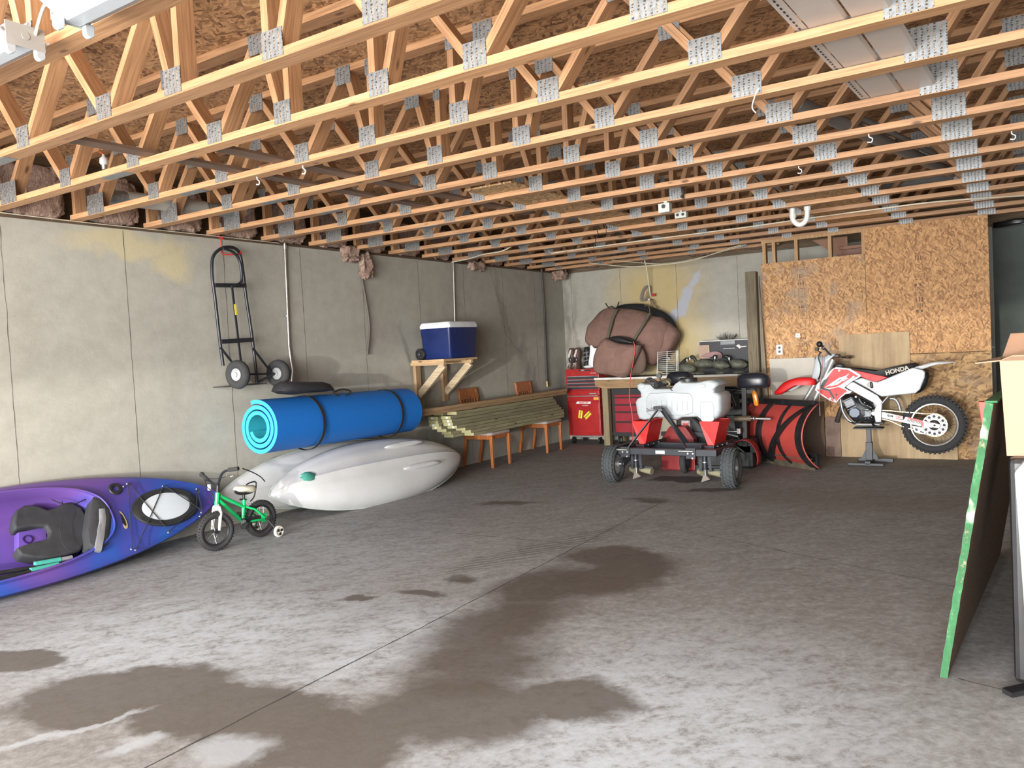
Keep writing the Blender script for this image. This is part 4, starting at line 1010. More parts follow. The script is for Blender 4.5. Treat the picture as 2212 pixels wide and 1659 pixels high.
for a in ([(1308, 655), (1314, 664), (1322, 662), (1330, 668)], [(1337, 652), (1334, 662), (1330, 668)], [(1392, 662), (1399, 659), (1404, 668), (1403, 678)]):
    MB().tube(PX(a, 10.66), .010, 6).build('handle_loop', olive if a[0][0] > 1390 else blackm, DUF, 60)
SM = thing('shoulder_bag', 'smaller brown canvas bag slumped over the front edge of the workbench', 'bag', (1.2, 10.5, .99))
o_ = soft(PX([(1314, 732), (1340, 742), (1378, 744), (1384, 750), (1376, 772), (1366, 792), (1358, 810), (1344, 816), (1320, 810), (1290, 806), (1283, 795), (1284, 775), (1292, 750), (1305, 732)], 10.34), 4)
wrinkle(MB().pillow(o_, (0, 1, 0), .12, 3, 6), .015, 6, 9).build('bag_body', canvas, SM, 75)
o_ = soft(PX([(1316, 731), (1328, 726), (1345, 727), (1362, 733), (1376, 742), (1360, 743), (1335, 740)], 10.38), 3)
MB().pillow(o_, (0, 1, 0), .09, 2.5, 4).build('open_mouth', blackm, SM, 60)
MB().pillow(soft(PX([(1384, 750), (1394, 765), (1396, 790), (1388, 806), (1370, 808), (1360, 806), (1372, 780)], 10.46), 3), (0, 1, 0), .06, 2.5, 4).build('side_gusset', plain('shadow_canvas', (.13, .085, .065), .85), SM, 60)
MB().tube(curve(PX([(1368, 738), (1372, 752), (1368, 780), (1362, 815), (1360, 860), (1366, 900), (1365, 958)], 10.24)+[Vector((1.345, 10.2, .008))]), .0065, 8).build('cord_tmp', redp)
cord_ = bpy.data.objects['cord_tmp']; cord_.name = 'air_hose'; tag(cord_, 'thin red air hose hanging from the brown bag down to the floor', 'hose')
# goose decoys
og = NT('decoy_olive'); v = og.coord(); n_ = og.noise(v, 16, 4, .6); og.set(og.ramp(n_, [(.35, (.075, .078, .055)), (.65, (.15, .155, .12))]), .6); ogm = og.m
whited = plain('decoy_white', (.62, .62, .58), .6)
def goose(label, body, head, cheek, Y, facing=-1):
    c = at(*body[0], Y=Y); T = thing('goose_decoy', label, 'decoy', (c.x, Y, .985), 'goose decoys on the workbench')
    a = at(*body[1], Y=Y); rx = abs(a.x-c.x); rz = max((a.z-c.z), .05); cz = max(c.z, .987+rz*.97)
    MB().loft([[Vector((c.x+facing*rx*t_, Y+.085*k*math.cos(i*PI/8), cz+rz*k*math.sin(i*PI/8)+.012*t_)) for i in range(16)] for t_, k in ((-1.05, .12), (-.9, .42), (-.6, .78), (-.2, .97), (.2, 1), (.6, .82), (.85, .5), (.97, .15))]).build('body', ogm, T, 60)
    h = at(*head, Y=Y); nk = Vector((c.x+facing*rx*.75, Y, cz+rz*.3))
    hd = MB().tube(curve([nk, nk.lerp(h, .55)+Vector((0, 0, .015)), h]), [.022]*12+[.024], 10).ball(h+Vector((facing*.012, 0, 0)), .034, .026, .026).build('neck_and_head', blackm, T, 60)
    MB().tube([h+Vector((facing*.035, 0, -.004)), h+Vector((facing*.07, 0, -.010))], [.012, .006], 8).build('bill', blackm, T, 60)
    MB().ball(at(*cheek, Y=Y-.024), .011, .006, .022).build('cheek_patch', whited, T, 60)
    return T
goose('goose decoy mostly hidden behind the white wire rack', ((1438, 794), (1458, 781)), (1446, 772), (1445, 775), 10.60)
goose('goose decoy just right of the white wire rack, head hidden', ((1482, 796), (1503, 783)), (1485, 776), (1484, 778), 10.80)
goose('goose decoy with raised black head in front of the carton left end', ((1522, 786), (1545, 775)), (1497, 771), (1490, 775), 10.72)
goose('goose decoy with its chest turned to the room, middle of the row', ((1556, 789), (1575, 778)), (1547, 770), (1544, 773), 10.57)
goose('goose decoy at the right end of the row beside the timber post', ((1594, 787), (1614, 775)), (1570, 770), (1575, 775), 10.74, -1)
for i, (x, y, w, h) in enumerate(((1505, 803, 34, 7), (1556, 804, 20, 5), (1596, 802, 28, 7))):
    p = at(x, y, Y=10.54); q_ = at(x+w/2, y-h, Y=10.54)
    tag(MB().ball((p.x, 10.54, .988+.022), q_.x-p.x, .035, .022).build('decoy_shell', ogm, None, 60), 'folded dark decoy shell lying at the bench edge, %s of three' % ('left', 'middle', 'right')[i], 'decoy', 'decoy shells at the bench edge')
# wire rack
RK = thing('wire_rack', 'white wire shelf rack propped upright on the workbench', 'rack', (2.0, 10.46, .985))
a, b, c_, d_ = at(1421, 760, Y=10.47), at(1463, 757, Y=10.47), at(1419, 812, Y=10.47), at(1464, 811, Y=10.47)
for z_ in (c_, d_): z_.z = .992
wm = plain('white_vinyl_wire', (.72, .72, .68), .4)
for t_ in (0, .48, .95, 1.02): MB().tube([a.lerp(b, t_), c_.lerp(d_, t_)], .0045, 6).build('upright_wire', wm, RK, 60)
for k in range(13): MB().tube([a.lerp(c_, k/12.5+.02), b.lerp(d_, k/12.5+.02)], .0028, 6).build('cross_wire', wm, RK, 60)
# carton
CB = thing('carton', 'black printed carton standing at the back of the workbench', 'carton', (2.8, 10.95, .985))
a, b = at(1511, 739, Y=10.92), at(1618, 733, Y=10.92)
MB().span((a.x, 10.92, .986), (b.x+.05, 11.12, a.z-.0)).build('box', plain('black_carton', (.018, .019, .024), .5, var=.3), CB)
MB().span((a.x, 10.915, a.z), (b.x+.05, 11.12, a.z+.012)).build('lid_edge', whited, CB)
for x0, x1, y0, y1 in ((1546, 1588, 746, 748), (1562, 1588, 751.5, 753.5)):
    p, q_ = at(x0, y1, Y=10.918), at(x1, y0, Y=10.918)
    n_ = int((q_.x-p.x)/.04)
    for i in range(max(n_, 2)):
        xx = p.x+(q_.x-p.x)*i/max(n_, 2); MB().span((xx, 10.9165, p.z), (xx+(q_.x-p.x)/max(n_, 2)*.88, 10.9195, q_.z)).build('print_line', whited, CB)
MB().prism(soft(PX([(1590, 746), (1597, 744), (1600, 748), (1612, 747), (1611, 749), (1601, 750), (1598, 753), (1594, 750)], 10.9175), 2), (0, .002, 0)).build('print_mark', whited, CB)
p, q_ = at(1510, 775, Y=10.90), at(1532, 745, Y=10.90); MB().span((p.x, 10.90, p.z), (q_.x, 10.914, q_.z)).build('tan_flap', plain('tan_card', (.42, .30, .22), .8), CB)
GR = thing('brush_bundle', 'bundle of dark bristles in a clear bag standing on the black carton', 'brush', (2.75, 10.95, 1.3))
random.seed(4); mb = MB(); a = at(1549, 733, Y=10.97); b = at(1592, 733, Y=10.97)
for i in range(70):
    t_ = random.random(); x = a.x+(b.x-a.x)*t_; h = random.uniform(.03, .105)*(1-abs(t_-.5)*.8); y = 10.97+random.uniform(-.03, .03)
    mb.tube([(x*.7+(a.x+b.x)/2*.3, y, a.z-.01), (x+(t_-.5)*.05, y+random.uniform(-.02, .02), a.z+h)], .0016, 3)
mb.build('bristles', blackm, GR)
MB().pillow(PX([(1556, 736), (1588, 735), (1588, 744), (1556, 745)], 10.905), (0, 1, 0), .012, 3, 3).build('clear_bag', plain('clear_film', (.30, .31, .33), .12), GR, 60)
MB().pillow(soft(PX([(1516, 768), (1530, 762), (1545, 759), (1557, 762), (1560, 773), (1548, 775), (1530, 772), (1517, 771)], 10.86), 3), (0, 1, 0), .02, 2.5, 4).build('rag_tmp', plain('pink_cloth', (.36, .22, .22), .9), None, 60)
rg_ = bpy.data.objects['rag_tmp']; rg_.name = 'rag'; tag(rg_, 'crumpled pink and white rag in front of the black carton', 'cloth')

# ================================================================== tool chest
cred = plain('chest_red', (.36, .022, .022), .28, var=.08); cdark = plain('drawer_dark', (.030, .036, .042), .35); cblk = plain('chest_black', (.015, .015, .016), .5)
trim_s = plain('drawer_trim', (.45, .46, .47), .3, .7)
CH = thing('tool_cabinet', 'red rolling tool cabinet with yellow student driver stickers', 'tool cabinet', (.56, 10.85, 0))
X0, X1, YF = .305, .845, 10.60
def zz(py): return at(1255, py, Y=YF).z
MB().span((X0, YF, .13), (X1, 11.08, zz(855))).build('cabinet_body', cred, CH, bev=.004)
MB().span((X0+.01, YF-.012, .17), (X1-.01, YF-.001, zz(868))).build('door', cred, CH, bev=.004)
d_ = MB().span((X0+.01, YF-.014, zz(866)), (X1-.01, YF-.001, zz(857.5))).build('drawer', cred, CH, bev=.003)
MB().span((X0+.01, YF-.022, zz(856.5)), (X1-.01, YF-.014, zz(854.5))).build('handle_trim', trim_s, d_)
MB().span((X0+.1, YF-.004, .105), (X1-.02, YF+.0, .128)).build('kick_plate', trim_s, CH)
for x in (X0+.05, X1-.05):
    for y in (YF+.06, 11.02): MB().cyl((x-.015, y, .052), (x+.015, y, .052), .052, 16).build('caster', cblk, CH, 40)
MB().span((X1-.09, YF-.017, zz(864)), (X1-.005, YF-.0145, zz(858.5))).build('decal_patch', plain('orange_decal', (.7, .35, .06), .5), d_)
a = at(1261, 869.5, Y=YF); b_l = MB().prism([(a.x-.13, YF-.0125, a.z-.016), (a.x+.115, YF-.0125, a.z-.020), (a.x+.13, YF-.0125, a.z+.012), (a.x-.10, YF-.0125, a.z+.018)], (0, -.0015, 0)).build('name_decal', whitep, CH)
rx90 = (R(90), 0, 0)
text('SNAP-ON', .034, redp, b_l, (a.x+.005, YF-.0145, a.z-.002), rx90, bold=.001)
text('RACING', .026, whitep, CH, (a.x+.03, YF-.013, a.z-.045), rx90)
for (px, py), rot, body, w in (((1254, 895), 78, 'DRIVER', .115), ((1269, 897), 42, 'STUDENT', .125)):
    p = at(px, py, Y=YF-.013); M = Matrix.Rotation(-R(rot), 3, 'Y')
    s_ = MB().box((p.x, YF-.0128, p.z), (w, .0012, .062), M).build('sticker', yellowl, CH)
    text(body, .030, cblk, s_, (p.x, YF-.0136, p.z), (R(90), -R(rot), 0), bold=.001)
MC = thing('tool_chest', 'narrow red middle tool chest between cabinet and top chest', 'tool chest', (.56, 10.85, zz(855)))
MB().span((X0, YF, zz(855)+.001), (X1, 11.05, zz(843.5))).build('case', cred, MC, bev=.003)
MB().span((X0+.03, YF-.012, zz(852.5)), (X1-.01, YF-.001, zz(845.5))).build('drawer', cred, MC, bev=.003)
a = at(1281, 850, Y=YF); MB().span((a.x-.055, YF-.014, a.z-.008), (a.x+.055, YF-.012, a.z+.008)).build('badge', trim_s, MC)
TC = thing('tool_chest', 'red top tool chest with dark drawers, topmost of the stack', 'tool chest', (.56, 10.85, zz(843)))
MB().span((X0-.005, YF, zz(843.5)+.001), (X1+.003, 11.03, zz(797))).build('case', cred, TC, bev=.004)
MB().span((X0-.005, YF-.006, zz(810)), (X1+.003, YF-.0005, zz(797))).build('lid', cred, TC, bev=.003)
zt_ = [zz(812)-(zz(812)-zz(842))*k/4 for k in range(5)]
for k in range(4):
    dr = MB().span((X0+.022, YF-.010, zt_[k+1]+.006), (X1-.01, YF-.0005, zt_[k]-.004)).build('drawer', cdark, TC, bev=.002)
    MB().span((X0+.022, YF-.018, zt_[k]-.012), (X1-.01, YF-.0105, zt_[k]-.004)).build('drawer_trim', trim_s, dr)
a = at(1263, 799.5, Y=YF); MB().span((a.x-.10, YF-.009, a.z-.014), (a.x+.10, YF-.006, a.z+.008)).build('name_plate', cblk, TC)
a2 = at(1282, 806, Y=YF); text('CRAFTSMAN', .018, whitep, TC, (a2.x, YF-.0065, a2.z), rx90); text('SPEED', .022, whitep, TC, (a.x-.03, YF-.0095, a.z-.003), rx90)
# things standing on the chest
zc = zz(797)+.001
GL = thing('motocross_boots', 'pair of brown, black and white riding boots standing on the red chest', 'boots', (.38, 10.72, zc))
bt = plain('boot_brown', (.10, .055, .045), .6, var=.3); bwh = plain('boot_white', (.55, .53, .50), .5)
for x in (.355, .455):
    e_ = bpy.data.objects.new('boot', None); COL.objects.link(e_); e_.parent = GL; e_.location = Vector((x, 10.72, zc))-Vector((.38, 10.72, zc))
    MB().loft([[Vector((x+rx*math.cos(i*PI/7), 10.72+dy+ry*math.sin(i*PI/7), zc+z)) for i in range(14)] for z, rx, ry, dy in ((0, .040, .11, -.03), (.03, .043, .11, -.03), (.07, .040, .09, -.02), (.11, .036, .06, 0), (.18, .044, .06, .01), (.25, .050, .062, .01), (.30, .046, .055, .01), (.315, .03, .04, .01))]).build('shell', bt, e_, 60)
    MB().ball((x, 10.655, zc+.14), .027, .012, .042).build('shin_guard', cdark, e_, 60)
    for k in range(3): MB().bar((x-.03, 10.598+.006*k, zc+.035+.022*k), (x+.03, 10.598+.006*k, zc+.05+.022*k), .004, .007).build('stripe', bwh, e_)
    MB().prism([(x-.034, 10.652, zc+.19), (x+.0, 10.645, zc+.17), (x+.036, 10.652, zc+.29), (x+.01, 10.648, zc+.29)], (0, -.004, 0)).build('stripe', bwh, e_)
BD = thing('boots', 'black strappy boot standing behind the brown pair on the red chest', 'boots', (.57, 10.80, zc))
MB().loft([[Vector((.565+rx*math.cos(i*PI/7), 10.82+ry*math.sin(i*PI/7), zc+z)) for i in range(14)] for z, rx, ry in ((0, .045, .09), (.05, .048, .09), (.12, .042, .05), (.22, .05, .055), (.31, .045, .05), (.325, .02, .03))]).build('shell', blackm, BD, 60)
for k in range(4): MB().bar((.53, 10.755, zc+.05+.06*k), (.62, 10.765, zc+.065+.06*k), .006, .014).build('buckle_strap', plain('grey_strap', (.12, .12, .12), .5), BD)
WB = thing('body_protector', 'white riding body protector with black straps lying beside the boots', 'protector', (.72, 10.78, zc))
MB().pillow(soft(PX([(1272, 790), (1274, 765), (1276, 745), (1284, 752), (1291, 754), (1288, 775), (1284, 792)], 10.66), 3), (0, 1, 0), .022, 3, 5).build('back_plate', whitep, WB, 60)
MB().ball((at(1273, 789, Y=10.74).x, 10.74, zc+.026), .10, .07, .025).build('collar', whitep, WB, 60)
MB().tube(curve(PX([(1272, 745), (1275, 765), (1278, 775), (1272, 786), (1266, 790)], 10.735)), .006, 6).build('strap', webbing, WB, 60)
MB().tube(curve(PX([(1268, 780), (1274, 785), (1278, 790)], 10.73)), .009, 6).build('strap', webbing, WB, 60)
for p in PX([(1285, 761), (1283, 777)], 10.742): MB().ball(p, .018, .008, .013).build('vent', cblk, WB, 60)

# second cart under the bench
C2 = thing('tool_cart', 'black-framed tool cart with red drawers under the workbench', 'tool cart', (1.4, 10.8, 0))
YF2 = 10.62
def xz(px, py, Y=YF2): p = at(px, py, Y=Y); return p.x, p.z
x0, _ = xz(1322, 900); x1, _ = xz(1396, 900)
MB().span((x0, YF2+.01, .12), (x1, 11.0, .82)).build('cart_body', cblk, C2, bev=.004)
for a, b in ((852, 857.5), (859.5, 873), (875.5, 888.5), (891, 910), (913, 934)):
    dr = MB().span((x0+.06, YF2-.014, at(1350, b, Y=YF2).z), (x1-.02, YF2+.009, at(1350, a, Y=YF2).z)).build('drawer', plain('drawer_crimson', (.27, .012, .022), .4, var=.06), C2, bev=.004)
    MB().span((x0+.06, YF2-.020, at(1350, a, Y=YF2).z-.008), (x1-.02, YF2-.0145, at(1350, a, Y=YF2).z-.001)).build('pull_edge', plain('drawer_shadow', (.12, .006, .01), .5), dr)
for x in (x0+.08, x1-.08):
    MB().cyl((x-.015, 10.70, .06), (x+.015, 10.70, .06), .06, 18).build('caster', cblk, C2, 40); MB().cyl((x-.017, 10.70, .06), (x+.017, 10.70, .06), .03, 14).build('caster_hub', steel, C2, 40)

# conduit and cord coil on the back wall
T = thing('conduit', 'white pipe sloping down the back wall behind the duffel, a cord bundle at its foot', 'pipe', (1.5, 11.1, 2.0))
MB().tube([at(1389, 552, Y=10.9), at(1396, 575, Y=10.98), at(1405, 640, Y=11.10)], .011, 8).build('pipe', plain('cream_pipe', (.66, .60, .48), .45), T, 60)
MB().ball(at(1402, 647, Y=11.10), .018).build('pipe_end', whitep, T, 60)
CO = thing('cord_bundle', 'looped grey cords and a red connector hanging from the sloping white pipe', 'cords', (1.5, 11.12, 1.95))
random.seed(12)
for k in range(5):
    c0 = at(1394, 634, Y=11.12)+Vector((.01*k-.02, 0, 0)); MB().tube([c0+Vector((.045*math.cos(a)*(1+.1*k)+.04*math.sin(a), .01*k-.02, .11*math.sin(a))) for a in [2*PI*i/20 for i in range(20)]], .0042, 5, cyc=True).build('cord_loop', plain('grey_cord', (.24, .20, .16), .6), CO, 60)
for k in range(6):
    p = at(1404, 645, Y=11.11); MB().tube(curve([p, p+Vector((random.uniform(0, .1), -.01, -.05)), p+Vector((random.uniform(0, .18), -.01, random.uniform(-.25, -.1)))]), .0035, 5).build('cord_tail', plain('brown_cord', (.16, .11, .07), .6), CO, 60)
MB().box(at(1412, 637, Y=11.10), (.045, .03, .04)).build('red_connector', redp, CO, bev=.006)

# dark clutter under the bench
UB = thing('storage_bin', 'big black storage bin pushed under the right end of the workbench', 'bin', (2.45, 10.85, 0))
MB().loft([rrect(2.45, 10.86, .42, .22, .0, .05), rrect(2.45, 10.86, .46, .25, .50, .05), rrect(2.45, 10.86, .48, .265, .51, .05), rrect(2.45, 10.86, .48, .265, .545, .05), rrect(2.45, 10.86, .44, .24, .56, .05)]).build('bin', cblk, UB, 40)
UC = thing('folded_tarp', 'dark folded tarp on the black bin under the workbench', 'tarp', (2.45, 10.85, .56))
o_ = soft([(2.04, 10.86, .68), (2.3, 10.86, .59), (2.7, 10.86, .59), (2.9, 10.86, .68), (2.75, 10.86, .78), (2.3, 10.86, .79)], 4)
wrinkle(MB().pillow(o_, (0, 1, 0), .22, 3, 6), .02, 6, 4).build('tarp', plain('dark_tarp', (.020, .024, .022), .7, var=.3), UC, 60)
# ================================================================== two-row planter in front of the plow
fr = plain('frame_black', (.018, .021, .028), .42, .1, var=.3)
PLT = thing('row_planter', 'black steel two-row planter frame with red seed hoppers and three-point hitch', 'planter', (3.0, 7.95, 0))
YA, YB = 7.72, 8.22; za = .335
xa0, xa1 = 2.37, 3.56
MB().span((xa0, YA-.03, za-.035), (xa1, YA+.03, za+.035)).build('front_beam', fr, PLT, bev=.005)
MB().span((xa0+.04, YB-.03, za-.035), (xa1+.02, YB+.03, za+.035)).build('rear_beam', fr, PLT, bev=.005)
for x in (xa0+.03, xa1-.03): MB().bar((x, YA, za), (x+.03, YB, za), .06, .06).build('side_beam', fr, PLT, bev=.005)
MB().span((2.92, YA-.032, za-.018), (3.02, YA-.0305, za+.016)).build('data_label', plain('label_white', (.62, .62, .60), .6), PLT)
turf = plain('turf_tyre', (.052, .058, .060), .85, var=.2, bump=.2, scale=60)
for x, y in ((2.43, 7.70), (3.70, 7.70)):
    e_ = bpy.data.objects.new('wheel', None); COL.objects.link(e_); e_.parent = PLT; c_ = Vector((x, y, .195)); e_.location = c_-Vector((3.0, 7.95, 0))
    wheel_parts(e_, c_, (1, .06, 0), .195, .050, plain('wheel_silver', (.50, .51, .53), .35, .4), turf, 1.45, lugs=0, hub=.028)
    mb = MB(); a_ = Vector((1, .06, 0)).normalized()
    for i in range(26):
        p = mb.ring(c_, a_, .193, 26)[i]; o = (p-c_).normalized(); tg = a_.cross(o)
        for k, sd in enumerate((-.048, -.016, .016, .048)):
            mb.box(p+a_*sd+tg*(.010 if k % 2 else -.010)-o*(.004 if abs(sd) > .03 else 0), (.030, .020, .010), Matrix((tg, a_, o)).transposed())
    mb.build('tread_blocks', turf, e_)
    sgn = 1 if x < 3 else -1
    MB().bar((x+sgn*.10, y, .20), (x+sgn*.12, YB-.02, za), .02, .09).build('wheel_arm', fr, PLT, bev=.003)
    MB().tube([(x, y, .195), (x+sgn*.11, y+.02, .195)], .014, 10).build('axle', steel, PLT, 60)
# rear gauge wheels
for x in (2.95, 3.42):
    MB().torus((x, 8.42, .13), (1, .1, 0), .095, .035, 24, 8).build('press_wheel', rubber, PLT, 60)
    MB().bar((x, 8.42, .13), (x, YB, za-.03), .02, .03).build('press_arm', fr, PLT)
# hitch
ap = Vector((2.93, 7.86, .762))
MB().bar((2.60, YA, za+.03), ap+Vector((-.03, 0, 0)), .012, .045, (0, 1, 0)).build('hitch_brace', fr, PLT, bev=.002)
MB().bar((3.25, YA, za+.03), ap+Vector((.02, 0, 0)), .012, .045, (0, 1, 0)).build('hitch_brace', fr, PLT, bev=.002)
MB().bar((3.06, YB, za+.03), ap+Vector((.0, .02, 0)), .050, .012, (0, 1, 0)).build('hitch_mast', fr, PLT, bev=.002)
MB().box(ap+Vector((-.03, 0, .012)), (.09, .05, .035)).build('hitch_head', fr, PLT, bev=.004)
MB().cyl(ap+Vector((-.16, 0, -.008)), ap+Vector((.02, 0, -.008)), .010, 10).build('hitch_pin', steel, PLT, 50)
MB().torus(ap+Vector((-.15, 0, -.008)), (1, .3, .2), .018, .004, 14, 6).build('lynch_pin', steel, PLT, 60)
for x in (2.585, 3.30):
    MB().cyl((x-.12, YA-.055, za+.018), (x+.03, YA-.055, za+.018), .012, 10).build('lower_pin', steel, PLT, 50)
    MB().span((x-.05, YA-.048, za-.06), (x+.05, YA-.031, za+.05)).build('bolt_plate', fr, PLT, bev=.002)
    for dx, dz in ((-.025, -.005), (.028, -.005), (.022, -.052)): MB().cyl((x+dx, YA-.056, za+dz), (x+dx, YA-.047, za+dz), .009, 8).build('bolt', steel, PLT, 50)
# hoppers with their rails and openers
hred = plain('hopper_red', (.66, .025, .022), .38, var=.04)
for cx in (2.64, 3.40):
    f = [(cx-.115, 8.02, .617), (cx+.10, 8.00, .617), (cx+.035, 8.00, .375), (cx-.03, 8.00, .375)]
    g = [(cx-.115, 8.36, .617), (cx+.10, 8.36, .617), (cx+.035, 8.36, .375), (cx-.03, 8.36, .375)]
    mb = MB().add(f+g, [(0, 1, 2, 3), (7, 6, 5, 4), (1, 5, 6, 2), (0, 3, 7, 4), (3, 2, 6, 7)]); mb.build('hopper', hred, PLT, solid=.006)
    MB().span((cx-.055, 7.93, .33), (cx+.06, 8.01, .375)).build('hopper_foot', fr, PLT, bev=.003)
    for dx in (-.05, .085):
        rl = MB().bar((cx+dx, 7.84, .372), (cx+dx+.02, 8.42, .372), .006, .045).build('rail', fr, PLT)
        for k in range(3): MB().cyl((cx+dx+.005+.006*k, 7.95+.13*k, .372), (cx+dx+.013+.006*k, 7.95+.13*k, .372), .008, 8).build('bolt', steel, rl, 50)
    x = cx-.02
    MB().cyl((x, 7.86, .14), (x, 7.86, .30), .026, 14).build('opener_tube', fr, PLT, 40)
    MB().cyl((x, 7.86, .215), (x, 7.86, .225), .031, 14).build('collar', steel, PLT, 40)
    MB().cyl((x, 7.86, .055), (x, 7.86, .14), .010, 10).build('shank', steel, PLT, 40)
    MB().prism([(x-.045, 7.85, .012), (x+.05, 7.85, .045), (x+.01, 7.85, .085), (x-.02, 7.85, .085)], (0, .02, 0)).build('opener_point', plain('worn_steel', (.17, .15, .125), .5, .5), PLT)
    for dx in (-.055, .05): MB().bar((x+dx, 7.875, .12), (x+dx*.8, 7.875, .31), .006, .03).build('shank_bracket', fr, PLT)
    rr_ = plain('tan_roller', (.24, .22, .14), .6)
    MB().cyl((x-.10, 7.96, .105), (x-.05, 7.93, .095), .034, 16).build('roller', rr_, PLT, 40)
    MB().cyl((x+.0, 7.97, .100), (x+.14, 7.95, .088), .026, 16, .038).build('roller', rr_, PLT, 40)
    MB().bar((x-.11, 7.94, .14), (x+.16, 7.94, .13), .02, .02).build('roller_bar', fr, PLT)

# ================================================================== spray tank
tkm = NT('translucent_polyethylene'); v = tkm.coord(); n_ = tkm.noise(v, 3, 3, .5)
tkm.set(tkm.ramp(n_, [(.3, (.40, .43, .44)), (.7, (.46, .495, .51))]), .38); tk = tkm.m; tkm.b.inputs['Subsurface Weight'].default_value = .25; tkm.b.inputs['Subsurface Radius'].default_value = (.05, .05, .05); tkm.b.inputs['Subsurface Scale'].default_value = .4
TK = thing('spray_tank', 'white poly sprayer tank with black cap and pump, sitting on the red hoppers', 'tank', (2.95, 8.18, .62))
T3 = lambda x, y: (1290+x/6.146, 800+y/6.146)
YK = 8.045
o_ = [T3(*p) for p in [(515, 215), (560, 190), (620, 205), (680, 205), (740, 265), (820, 270), (985, 268), (1030, 200), (1090, 160), (1130, 185), (1320, 185), (1400, 170), (1450, 155), (1520, 155), (1600, 190), (1605, 225), (1560, 265), (1555, 320), (1610, 335), (1640, 375), (1640, 560), (1610, 640), (1560, 680), (1500, 696), (1400, 694), (1355, 655), (1120, 655), (1060, 690), (985, 692), (930, 655), (760, 655), (690, 682), (600, 690), (545, 672), (520, 610), (495, 450), (520, 405), (570, 380), (560, 310), (520, 265)]]
P = [at(x, y, Y=YK) for x, y in o_]; zmin = min(p.z for p in P)
P = [Vector((p.x, p.y, .622+(p.z-zmin))) for p in P]
c_ = sum(P, Vector())/len(P)
mb = MB(); rings = []
for dy, k, zk in ((-.005, .90, .88), (.0, .955, .94), (.018, .985, .975), (.045, 1, 1), (.19, 1.0, 1), (.33, 1, 1), (.357, .985, .975), (.375, .955, .94), (.38, .90, .88)):
    rings.append([Vector((c_.x+(p.x-c_.x)*k, YK+dy, c_.z+(p.z-c_.z)*zk)) for p in P])
mb.loft(rings).build('tank_body', tk, TK, 50, bev=0)
def tk_(x, y, dy=0):
    p = at(*T3(x, y), Y=YK+dy); return Vector((p.x, p.y, p.z+(.622-zmin)))
pp = [tk_(*p) for p in [(650, 400), (700, 330), (960, 318), (1230, 330), (1275, 390), (1275, 590), (1180, 620), (720, 620), (655, 590)]]
cc_ = sum(pp, Vector())/len(pp)
MB().loft([[p+Vector((0, .01, 0)) for p in pp], [p+Vector((0, -.010, 0)) for p in pp], [cc_+(p-cc_)*.96+Vector((0, -.018, 0)) for p in pp]]).build('front_bulge', tk, TK, 40)
for x0 in (720, 790, 860, 930, 1000, 1070, 1140, 1200): MB().tube([tk_(x0, 425)+Vector((0, -.017, 0)), tk_(x0, 560)+Vector((0, -.017, 0))], .006, 6).build('moulded_rib', tk, TK, 60)
for q1 in ((600, 240), (1410, 230)): MB().box(tk_(*q1)+Vector((0, -.004, 0)), (.05, .02, .035)).build('moulded_boss', tk, TK, bev=.006)
MB().loft([[tk_(1450, 440)+Vector((-.07+.07*a_, -.012+dy, z_)) for a_, z_ in ((0, 0), (1.9, 0), (2.2, -.05), (2.1, -.19), (1.7, -.215), (.3, -.215), (0, -.18))] for dy in (0, .03)]).build('corner_bulge', tk, TK, 40, bev=.01)
cp_ = tk_(1215, 170, .17); MB().lathe((cp_.x, YK+.17, cp_.z-.02), (0, 0, 1), [(-.03, .115), (.012, .11), (.013, .095), (.05, .092), (.058, .084), (.058, .02)], 30).build('filler_cap', blackm, TK, 40)
p_ = tk_(860, 215, .12)
PU = MB().cyl(p_+Vector((-.03, -.09, .0)), p_+Vector((.05, .06, .02)), .036, 18).box(p_+Vector((-.085, -.02, -.015)), (.05, .07, .09)).build('pump', plain('pump_dark', (.03, .03, .032), .4, var=.3), TK, 40)
MB().cyl(p_+Vector((.0, -.03, .012)), p_+Vector((.055, .07, .03)), .0375, 18).build('pump_motor', plain('pump_motor_khaki', (.22, .20, .15), .4, .4), PU, 40)
for d_ in ((-.03, 0), (0, -.005), (.02, .02)): MB().ball(p_+Vector((-.03+d_[0], -.094, d_[1])), .006).build('pump_bolt', steel, PU, 60)
g_ = tk_(825, 95, .12); MB().cyl(g_+Vector((0, -.02, 0)), g_+Vector((0, .015, 0)), .028, 20).build('pressure_gauge', plain('gauge_dark', (.05, .055, .05), .3), TK, 40)
MB().tube([g_+Vector((0, 0, -.02)), p_+Vector((-.0, .0, .03))], .008, 8).build('gauge_stem', blackm, TK, 60)
MB().tube(curve([tk_(620, 215, .1), tk_(660, 150, .1), tk_(710, 130, .1), tk_(750, 165, .1), p_+Vector((-.06, 0, .02))]), .011, 8).build('hose', blackm, TK, 60)
MB().tube(curve([tk_(700, 190, .08), tk_(690, 160, .08), tk_(740, 150, .08), tk_(790, 180, .08)]), .012, 8).build('hose', blackm, TK, 60)
MB().tube(curve([tk_(830, 250, -.01), tk_(880, 235, -.015), tk_(940, 250, -.02), tk_(1000, 300, -.012)]), .004, 6).build('pump_wire', blackm, TK, 60)
MB().tube(curve([tk_(900, 160, .14), tk_(950, 180, .12), tk_(960, 215, .12), tk_(920, 240, .1)]), .010, 8).build('hose', plain('clear_hose', (.25, .2, .12), .3), TK, 60)
